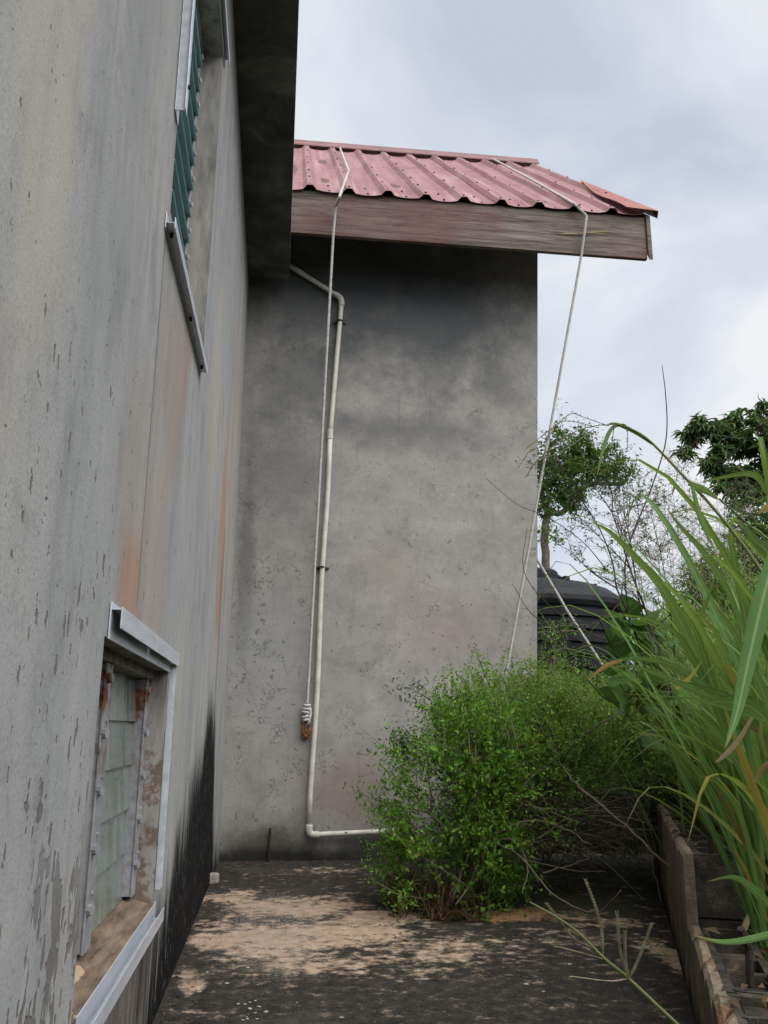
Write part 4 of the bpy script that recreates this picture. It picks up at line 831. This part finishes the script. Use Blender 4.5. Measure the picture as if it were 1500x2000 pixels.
def seeded(ctrl, Y, r=.0013, sd=.0045, gap=.012):
    P = cr([at(x, y, Y) for x, y in ctrl], 22); b.tube(P, r, 4, False); L = np.cumsum(np.linalg.norm(np.diff(P, axis=0), axis=1)); n = int(L[-1]/gap)
    for i in range(n):
        t = (i+rnd.random())/n*20.9; j = int(t); q = P[j]*(1-t+j)+P[j+1]*(t-j)+np.array([rnd.gauss(0, .002), rnd.gauss(0, .003), rnd.gauss(0, .002)]); d = np.array([rnd.gauss(0, 1), rnd.gauss(0, 1), rnd.gauss(-.6, .7)]); d = unit(d)*sd
        b.tube([q-d, q, q+d], [.0003, .0016, .0003], 4, False)
for c_ in [[(1205, 829), (1160, 832), (1110, 850), (1060, 890), (1035, 915)], [(1190, 832), (1140, 815), (1115, 808), (1080, 835), (1045, 862), (1027, 878)], [(1170, 836), (1110, 822), (1080, 835), (1060, 870), (1035, 880), (1012, 914)], [(1205, 829), (1222, 830), (1226, 855), (1224, 885)], [(1200, 832), (1196, 860), (1198, 890)], [(1160, 838), (1100, 880), (1050, 900), (1026, 933)], [(1130, 850), (1105, 838), (1098, 848)]]: seeded(c_, 2.6)
stuff(adopt(hero, b.build('drooping_seed_head', MT['seed'])))

# ---- random blades: prototypes shared by the clumps
protos = []
for k_ in range(10):
    a = rnd.uniform(.08, .42); dr = rnd.uniform(.0, .6); P = cr([(0, 0, 0), (.10*a, 0, .35), (.45*a, 0, .72), (.95*a, 0, .95-.12*dr), (1.5*a, rnd.uniform(-.08, .08), .98-.5*dr)], 14)
    w = rnd.uniform(.005, .0135); V, F = blade_arr(P, w, np.array([rnd.uniform(-.4, .4), 1, 0]), bprof(14)); me = fastmesh('blade_shape', V, F, MT['blade'], smooth=True); ribattr(me.data, 14); protos.append(me.data); bpy.data.objects.remove(me)
alt = []
for mt in ('bladey', 'bladed'):
    d_ = max(protos, key=lambda q: max(v.co.x for v in q.vertices)).copy(); d_.materials[0] = MT[mt]; alt.append(d_)
clumps = [((.75, .42), 58, 1.2, 'grass clump rooted close behind the low wall, below the heart-shaped vine leaves'), ((-.1, .50), 60, 1.55, 'grass clump crowding the right edge of the view behind the step of the low wall'), ((1.5, .5), 54, 1.25, 'grass clump beyond the rebar stubs of the low wall'), ((.7, .80), 60, 1.8, 'dense grass clump on the rise at right, behind the nearest blades'), ((2.3, .65), 54, 1.6, 'further grass clump in front of the bright field at right'), ((3.3, .6), 40, 1.2, 'grass clump standing to the right of the black tank')]
for (uv, n, hgt_, lab) in clumps:
    bs = UV(uv[0], uv[1], hill(*uv)); e_ = empty('grass_clump', bs, lab, 'grass', 'grass clumps behind the low wall')
    for i in range(n):
        me = rnd.choice(protos) if rnd.random() > .13 else rnd.choice(alt); o = bpy.data.objects.new('blade', me); COL.objects.link(o); o.parent = e_
        s = hgt_*rnd.uniform(.6, 1.15)*(1 if me in protos else .6); o.scale = (s, s*rnd.uniform(.8, 1.2), s); a = rnd.gauss(math.pi*.95, 1.5); o.rotation_euler = (rnd.gauss(0, .14), rnd.gauss(.05, .18), a); o.location = (rnd.gauss(0, .13), rnd.gauss(0, .13), -.03)

# ---- field of grass behind
def field(n, ur, vr, hr, wr, name, label):
    u = rng.uniform(*ur, n); v = vr[0]+(vr[1]+.22*np.maximum(u, 0))*rng.random(n); h = rng.uniform(*hr, n); base = np.array([UV(a, c_, hill(a, c_)-.03) for a, c_ in zip(u, v)])
    ang = rng.normal(2.6, 1.3, n); d = np.stack([np.cos(ang), np.sin(ang), 0*ang], 1); ln = rng.uniform(.12, .55, n); t = np.linspace(0, 1, 7)
    sag = rng.uniform(0, .45, n); P = base[:, None]+d[:, None]*(h*ln)[:, None, None]*(t**2.0)[None, :, None]; P[..., 2] += h[:, None]*(t[None]-sag[:, None]*t[None]**3)
    sa = rng.uniform(0, math.pi, n); s = np.stack([np.cos(sa), np.sin(sa), 0*sa], 1); w = rng.uniform(*wr, n)[:, None]*np.array([.6, .9, 1, 1, .8, .5, .03])[None]
    V = np.stack([P-s[:, None]*w[..., None], P+s[:, None]*w[..., None]], 2).reshape(-1, 3); o_ = (np.arange(n)*14)[:, None]; j = np.arange(6)[None]*2
    F = np.stack([o_+j, o_+j+1, o_+j+3, o_+j+2], -1).reshape(-1, 4); o = stuff(fastmesh(name, V, F, MT['field'])); tag(o, label, 'grass'); return o
field(11000, (.2, 6), (.28, .60), (.5, 1.35), (.003, .0075), 'meadow_grass', 'thick tangle of knee-high grass filling the bank behind the low wall')
field(13000, (4.5, 17), (.20, .9), (.8, 1.7), (.005, .011), 'field_grass', 'bright green field of tall grass on the rise at far right')
field(1300, (-1.6, 1.0), (.22, .7), (.12, .40), (.003, .006), 'weed_cover', 'short weeds and litter on the soil beside the low wall')

# ---- hazy flowering grass
pan = empty('flowering_grass', UV(2.2, 1.0, hill(2.2, 1.0)), 'cloud of thin flowering grass stems with tiny seeds against the sky', 'grass')
def panicle(px, py, bx, by, Y, spread, nb_):
    top = at(px, py, Y); base = at(bx, by, Y); P = cr([base, base*.5+top*.5+np.array([rnd.uniform(-.03, .03), 0, 0]), top], 16); b = MB().tube(P, np.linspace(.0022, .0006, 16), 4, False)
    for i in range(nb_):
        t = rnd.uniform(.42, .97); j = int(t*15); q = P[j]; sc = spread*(1.15-t); a = rnd.uniform(0, 2*math.pi); d = np.array([math.cos(a), .6*math.sin(a), rnd.uniform(.25, .9)]); d = unit(d)
        B = cr([q, q+d*sc*.6, q+d*sc+np.array([0, 0, -.25*sc*rnd.random()])], 7); b.tube(B, np.linspace(.0011, .0005, 7), 3, False)
        for k_ in range(rnd.randint(4, 7)):
            w_ = B[rnd.randint(2, 6)]; e2 = w_+unit(np.array([rnd.gauss(0, 1), rnd.gauss(0, .6), rnd.gauss(-.1, .8)]))*rnd.uniform(.015, .05); b.tube([w_, e2], .0005, 3, False); dd = unit(e2-w_)*.0045; b.tube([e2, e2+dd*.5, e2+dd], [.0002, .0013, .0002], 3, False)
    adopt(pan, b.build('panicle', MT['seed'] if rnd.random() < .55 else MT['twig']))
for (px, py, bx, by) in [(1240, 880, 1330, 1350), (1300, 870, 1350, 1330), (1330, 860, 1370, 1300), (1180, 930, 1290, 1330), (1370, 900, 1390, 1300), (1420, 860, 1430, 1280), (1270, 960, 1310, 1330), (1350, 980, 1360, 1300), (1150, 990, 1270, 1330), (1400, 960, 1410, 1280), (1310, 1000, 1330, 1330), (1230, 1010, 1300, 1330), (1460, 900, 1460, 1260), (1450, 990, 1450, 1280), (1200, 950, 1300, 1320), (1380, 1020, 1390, 1280), (1290, 920, 1340, 1320)]:
    panicle(px, py, bx, by, rnd.uniform(3.4, 4.8), rnd.uniform(.22, .38), rnd.randint(20, 30))

# ---- dark twiggy weed
weed = empty('twiggy_weed', UV(1.5, .6, hill(1.5, .6)), 'dark thin-branched weed with sparse fine leaflets beside the water tank', 'weed')
WB = MB(); WL = [[], [], []]
def wbranch(P, r, lev):
    WB.tube(P, np.linspace(r, r*.4, len(P)), 5 if lev < 2 else 3, False); n = len(P)
    if lev >= 2:
        for t in np.linspace(.15, 1, 7):
            q = P[min(n-1, int(t*(n-1)))]
            if rnd.random() < .75: WL[0].append(q); WL[1].append(unit(np.array([rnd.gauss(0, 1), rnd.gauss(0, .7), rnd.gauss(.3, .7)]))); WL[2].append(rnd.uniform(.012, .028))
    if lev < 3:
        for _ in range((7, 5, 3)[lev]):
            j = rnd.randint(n//3, n-1); q = P[j]; T = unit(P[j]-P[j-1]); d = unit(T+.8*np.array([rnd.gauss(0, 1), rnd.gauss(0, .6), rnd.gauss(.2, .6)])); l = (.30, .17, .09)[lev]*rnd.uniform(.5, 1.2)
            wbranch(cr([q, q+d*l*.5+np.array([0, 0, .02*l]), q+d*l+np.array([rnd.gauss(0, .03), 0, .12*l])], 7), r*.5, lev+1)
for c_, r in [([(1330, 1420), (1300, 1310), (1262, 1195), (1230, 1110), (1212, 1050), (1195, 1000)], .0075), ([(1290, 1400), (1235, 1220), (1205, 1150), (1197, 1100), (1170, 1030), (1125, 960)], .0062), ([(1300, 1350), (1250, 1180), (1235, 1080), (1225, 1030), (1215, 990)], .005), ([(1330, 1420), (1310, 1200), (1290, 1080), (1270, 1000)], .004)]:
    wbranch(cr([at(x, y, 4.4) for x, y in c_], 16), r, 0 if r > .0035 else 1)
WB.tube(cr([at(x, y, 4.4) for x, y in [(1190, 1120), (1140, 1060), (1070, 1010), (1010, 985), (950, 935)]], 16), np.linspace(.003, .001, 16), 4)
WB.tube(cr([at(x, y, 4.2) for x, y in [(1230, 1220), (1222, 1090), (1268, 965), (1296, 882), (1303, 830), (1300, 770), (1296, 735), (1293, 714)]], 26), np.linspace(.005, .0018, 26), 5)
for c_ in ([(1210, 1260), (1130, 1225), (1060, 1170), (1022, 1110), (1030, 1030)], [(1240, 1300), (1110, 1240), (1040, 1200), (1000, 1140)]): WB.tube(cr([at(x, y, 5.2) for x, y in c_], 16), np.linspace(.004, .0015, 16), 4)
stuff(adopt(weed, WB.build('weed_branches', MT['twigd']))); V, F = leaves(np.array(WL[0]), np.array(WL[1]), np.array(WL[2]), .35); stuff(adopt(weed, fastmesh('weed_leaflets', V, F, MT['leafC'])))

# ---- vine with big heart-shaped leaves
vine = empty('climbing_vine', UV(1.3, .35, .3), 'vine with broad heart-shaped leaves climbing in front of the water tank', 'vine')
out = [(0, 0), (-.16, -.13), (-.36, -.10), (-.50, .10), (-.48, .36), (-.33, .62), (-.12, .86), (0, 1.0)]
lv = []
for k_ in range(3):
    V = []; cup = rnd.uniform(.1, .3)
    for x, y in out: V += [(x, y, cup*abs(x)-.16*y*y), (0, max(y, .02), -.16*y*y-.02), (-x, y, cup*abs(x)-.16*y*y)]
    me = fastmesh('leaf_shape', np.array(V), np.array([(i*3+j, i*3+j+1, i*3+j+4, i*3+j+3) for i in range(7) for j in range(2)]), MT['leafD'], smooth=True); lv.append(me.data); bpy.data.objects.remove(me)
vb = MB(); vbase = np.array(vine.location)
for i in range(70):
    px, py = (rnd.uniform(1200, 1310), rnd.uniform(1195, 1400)) if i < 52 else (rnd.uniform(1240, 1400), rnd.uniform(1300, 1500))
    p = at(px, py, rnd.uniform(4.3, 4.9)); o = bpy.data.objects.new('leaf', rnd.choice(lv)); COL.objects.link(o); o.parent = vine; o.location = p-vbase; s = rnd.uniform(.08, .16); o.scale = (s, s, s)
    o.rotation_euler = (rnd.gauss(.75, .45), rnd.gauss(0, .4), rnd.uniform(0, 6.28)); vb.tube(cr([p, p+np.array([.05, .03, -.05]), p+np.array([.10+rnd.uniform(0, .2), .08, -.18])], 6), .002, 4, False)
for c_ in ([(1400, 1600), (1300, 1420), (1210, 1290), (1165, 1200)], [(1390, 1600), (1280, 1400), (1190, 1370), (1150, 1330)], [(1420, 1600), (1330, 1400), (1250, 1250), (1200, 1180)]): vb.tube(cr([at(x, y, 4.6) for x, y in c_], 14), .0035, 5)
adopt(vine, vb.build('vine_stems', MT['twigd']))

# ---- creeper patch on the tank side
cp = at(1075, 1330, 8.6); cre = empty('creeper', (cp[0], cp[1], -.05), 'thin brown creeper with small leaves against the left side of the water tank', 'creeper')
V, F, P, tw, L = cloud([(at(1072, 1300, 8.6), (.09, .12, .30)), (at(1090, 1240, 8.6), (.10, .12, .16))], 70, 6, (.03, .06), (.1, .25), .4); stuff(adopt(cre, fastmesh('creeper_leaves', V, F, MT['leafA']))); adopt(cre, twigs(P, tw, L, .004, 1.2).build('creeper_twigs', MT['twig']))

# ---- trees
def limb(par, ctrl, Y, r0, r1, name, mat='bark', n=16, dY=0):
    P = cr([at(x, y, Y+dY*i) for i, (x, y) in enumerate(ctrl)], n); P += rng.normal(size=P.shape)*r0*.12; return adopt(par, MB().tube(P, np.linspace(r0, r1, n), 9).build(name, MT[mat], smooth=True))
g0 = at(1066, 1420, 14.5); g0[2] = -.2
vt = empty('pollarded_tree', g0, 'small lopped tree with vine-covered forking limbs behind the water tank', 'tree')
limb(vt, [(1062, 1560), (1066, 1200), (1066, 1090), (1066, 1030), (1072, 995)], 14.5, .085, .06, 'trunk'); limb(vt, [(1070, 1000), (1095, 1002), (1125, 975), (1150, 935), (1170, 930)], 14.5, .055, .04, 'limb'); limb(vt, [(1140, 945), (1175, 945), (1212, 945), (1226, 930), (1240, 913)], 14.5, .045, .012, 'limb'); limb(vt, [(1070, 1005), (1058, 960), (1060, 900), (1085, 860)], 14.5, .055, .03, 'limb'); limb(vt, [(1120, 980), (1110, 920), (1130, 860), (1140, 838)], 14.5, .045, .02, 'limb'); limb(vt, [(1200, 945), (1205, 905), (1212, 880)], 14.5, .03, .012, 'limb')
s_ = 15/FPX
V, F, P, tw, L = cloud([(at(x, y, 14.5), (rx*s_, .5*min(rx, ry)*s_+.1, ry*s_)) for x, y, rx, ry in [(1088, 900, 34, 46), (1075, 950, 26, 46), (1110, 945, 30, 48), (1135, 880, 22, 42), (1150, 905, 24, 30), (1190, 900, 26, 24), (1210, 925, 18, 18), (1068, 995, 20, 16), (1120, 975, 18, 16), (1170, 935, 22, 12), (1140, 850, 12, 16)]], 1300, 9, (.05, .11), (.12, .34), .35, (.35, 1.08), .34, .45, .65)
stuff(adopt(vt, fastmesh('crown', V, F, MT['leafE'])))
V, F, P, tw, L = cloud([(at(1070, 1040, 14.5), (.14, .1, .16)), (at(1088, 1048, 14.5), (.08, .1, .10))], 40, 7, (.05, .09), (.1, .2), .2); stuff(adopt(vt, fastmesh('trunk_sprouts', V, F, MT['leafA'])))
# large-leaved tree at the right edge
def whorls(par, ells, n, Ln, name, mat, nl=12):
    wts = np.array([r[0]*r[2] for _, r in ells]); ix = rng.choice(len(ells), n, p=wts/wts.sum()); C_ = np.array([c for c, _ in ells])[ix]; R_ = np.array([r for _, r in ells])[ix]
    d = unit(rng.normal(size=(n, 3))); P = C_+d*R_*(rng.uniform(.25, 1, n)**.5)[:, None]; a = np.arange(nl)/nl*2*math.pi*1.6
    ld = np.stack([np.cos(a), np.sin(a), 0*a], 1)[None]+np.zeros((n, 1, 1)); ld[..., 2] = rng.normal(-.35, .5, (n, nl)); ld = unit(ld+.25*rng.normal(size=ld.shape)); B = np.repeat(P, nl, 0); V, F = leaves(B, ld.reshape(-1, 3), rng.uniform(Ln[0], Ln[1], n*nl), .28, .3, .35)
    stuff(adopt(par, fastmesh(name, V, F, MT[mat]))); b = MB()
    for p, c_ in zip(P[::2], C_[::2]): b.tube([c_*.6+p*.4+np.array([0, 0, -.1]), p], [.014, .006], 4, False)
    stuff(adopt(par, b.build('twigs', MT['bark'])))
Yt = 18.0; s_ = 19/FPX; g0 = at(1585, 1420, Yt); g0[2] = 0
bt = empty('large_tree', g0, 'dark broad-leaved tree at the right edge, its drooping leaf clusters against the sky', 'tree')
limb(bt, [(1590, 1560), (1585, 1200), (1575, 1050), (1560, 960), (1545, 900)], Yt, .22, .14, 'trunk'); limb(bt, [(1550, 915), (1510, 885), (1478, 868), (1450, 872), (1420, 895), (1400, 905)], Yt, .10, .02, 'limb'); limb(bt, [(1478, 868), (1440, 858), (1390, 850), (1360, 858)], Yt, .05, .012, 'limb'); limb(bt, [(1550, 915), (1520, 960), (1480, 960), (1440, 955)], Yt, .08, .02, 'limb'); limb(bt, [(1545, 900), (1520, 840), (1490, 800)], Yt, .10, .03, 'limb'); limb(bt, [(1545, 900), (1600, 840), (1660, 800)], Yt, .12, .03, 'limb')
whorls(bt, [(at(x, y, Yt+dy), (rx*s_, min(rx, ry)*s_, ry*s_)) for x, y, rx, ry, dy in [(1365, 826, 22, 16, 0), (1347, 845, 18, 14, .2), (1335, 880, 12, 12, 0), (1340, 893, 14, 8, 0), (1355, 860, 14, 14, .3), (1400, 835, 34, 22, 0), (1445, 825, 34, 32, .3), (1490, 812, 32, 30, 0), (1440, 870, 50, 28, .2), (1490, 850, 40, 32, -.3), (1395, 900, 26, 18, 0), (1395, 920, 30, 20, .2), (1440, 930, 48, 22, 0), (1485, 925, 40, 34, .3), (1440, 955, 46, 14, -.2), (1485, 965, 30, 14, 0), (1450, 978, 22, 8, 0), (1435, 985, 10, 8, 0), (1410, 875, 18, 16, 0), (1540, 830, 45, 60, 0), (1550, 930, 55, 55, 0), (1610, 880, 60, 80, .5), (1660, 930, 60, 70, 0)]], 820, (.17, .30), 'crown', 'leafC')
def bush(name, label, ells, Y, n, nl, size, mat, gx, cat='tree', sz=(.2, .5)):
    g = at(gx, 1420, Y); g[2] = 0; e_ = empty(name, g, label, cat); s = (Y+.6)/FPX
    V, F, P, tw, L = cloud([(at(x, y, Y+dy), (rx*s, min(rx, ry)*s*.8, ry*s)) for x, y, rx, ry, dy in ells], n, nl, size, sz, .4, (.4, 1.06), .25, .45); stuff(adopt(e_, fastmesh('crown', V, F, MT[mat])))
    stuff(adopt(e_, twigs(P[::14], tw[::14], L[::14], .005, 1.0).build('twigs', MT['bark']))); limb(e_, [(gx, 1560), (gx, 1300), (gx-4, ells[0][1])], Y, .07, .03, 'trunk')
bush('dense_tree', 'dense dark green tree crown low at the right edge, under the large tree', [(1490, 1080, 55, 70, 0), (1470, 1040, 40, 45, .2), (1540, 1060, 60, 90, 0), (1450, 1110, 40, 45, -.2)], 13, 900, 9, (.06, .11), 'leafC', 1500)
bush('field_bush', 'pale green bush on the skyline of the grass field', [(1400, 1140, 50, 60, 0), (1380, 1190, 60, 70, .3), (1440, 1190, 70, 70, 0), (1365, 1130, 18, 24, 0)], 11, 1200, 9, (.04, .075), 'leafB', 1405, 'bush', (.15, .4))
bush('thicket_bush', 'yellow-green bush filling the gap right of the water tank', [(1270, 1330, 70, 60, 0), (1320, 1290, 60, 80, .3), (1240, 1400, 60, 50, 0), (1330, 1400, 80, 80, 0)], 9.0, 1500, 9, (.035, .065), 'leafA', 1290, 'bush', (.15, .35))

# ---- seed stalk in the foreground
fs = empty('seed_stalk', UV(-1.15, .3, .2), 'green grass stalk with finger-like seed spikes leaning across the slab at bottom right', 'grass')
P = cr([UV(-1.15, .3, .2), at(1420, 2085, 1.85), at(1320, 1998, 1.75), at(1228, 1912, 1.7), at(1180, 1872, 1.68), at(1130, 1822, 1.66), at(1085, 1790, 1.64), at(1035, 1762, 1.62)], 34)
adopt(fs, MB().tube(P, np.interp(np.linspace(0, 1, 34), [0, .5, 1], [.0042, .0032, .0012]), 7).build('stalk', MT['stalk'], smooth=True))
for a_, c_, e_ in [((1228, 1914), (1248, 1870), (1271, 1808)), ((1228, 1914), (1222, 1880), (1221, 1822)), ((1226, 1910), (1212, 1860), (1205, 1785)), ((1178, 1872), (1172, 1800), (1145, 1722)), ((1224, 1912), (1190, 1916), (1120, 1908)), ((1160, 1852), (1120, 1832), (1070, 1768)), ((1180, 1874), (1130, 1860), (1090, 1850))]:
    b = MB(); Q = cr([at(*a_, 1.69), at(*c_, 1.67), at(*e_, 1.64)], 26); b.tube(Q, .0011, 4, False)
    for j in range(3, 26):
        for sg in (-1, 1): q = Q[j]; d = unit(Q[min(25, j+1)]-Q[j-1])*.007+rt*sg*.0024; b.tube([q, q+d*.5+rt*sg*.0008, q+d], [.0003, .0014, .0003], 4, False)
    adopt(fs, b.build('seed_spike', MT['seed']))
# ---- leaf litter along the wall tops and soil
n = 520; u = rng.uniform(-2.2, 2.4, n); v = rng.uniform(.03, .60, n); zt_ = np.where(v < .2, np.where(u > US, ZA, ZB)-rng.uniform(0, .10, n)*(rng.random(n) < .6), .24)
B = np.array([UV(a, c_, z+.008) for a, c_, z in zip(u, v, zt_)]); d = unit(np.stack([rng.normal(size=n), rng.normal(size=n), .25*rng.normal(size=n)], 1)); V, F = leaves(B, d, rng.uniform(.02, .06, n), .4, .4, .3)
tag(stuff(fastmesh('leaf_litter', V, F, MT['dry'])), 'dry brown leaf litter strewn over the top of the low block wall', 'litter')
# ---- bits of dry leaf and twig blown over the slab
n = 230; k_ = rng.random(n); B = []
for i in range(n):
    if i < 90: q = on(rnd.uniform(740, 1060), rnd.uniform(1770, 1850), 2, 0)
    elif i < 150: q = (XL+abs(rnd.gauss(0, .08))+.01, rnd.uniform(3.0, 6.9), 0)
    elif i < 190: q = UV(rnd.uniform(-.2, 2.4), -abs(rnd.gauss(0, .07))-.01, 0)
    else: q = (rnd.uniform(XL, 1.0), D-abs(rnd.gauss(0, .10))-.01, 0)
    B.append((q[0], q[1], .004))
d = unit(np.stack([rng.normal(size=n), rng.normal(size=n), .12*rng.normal(size=n)], 1)); V, F = leaves(np.array(B), d, rng.uniform(.010, .034, n), .38, .5, .2)
tag(stuff(fastmesh('fallen_leaves', V, F, MT['dry'])), 'small dry leaf bits blown along the foot of the walls and shrub', 'litter')
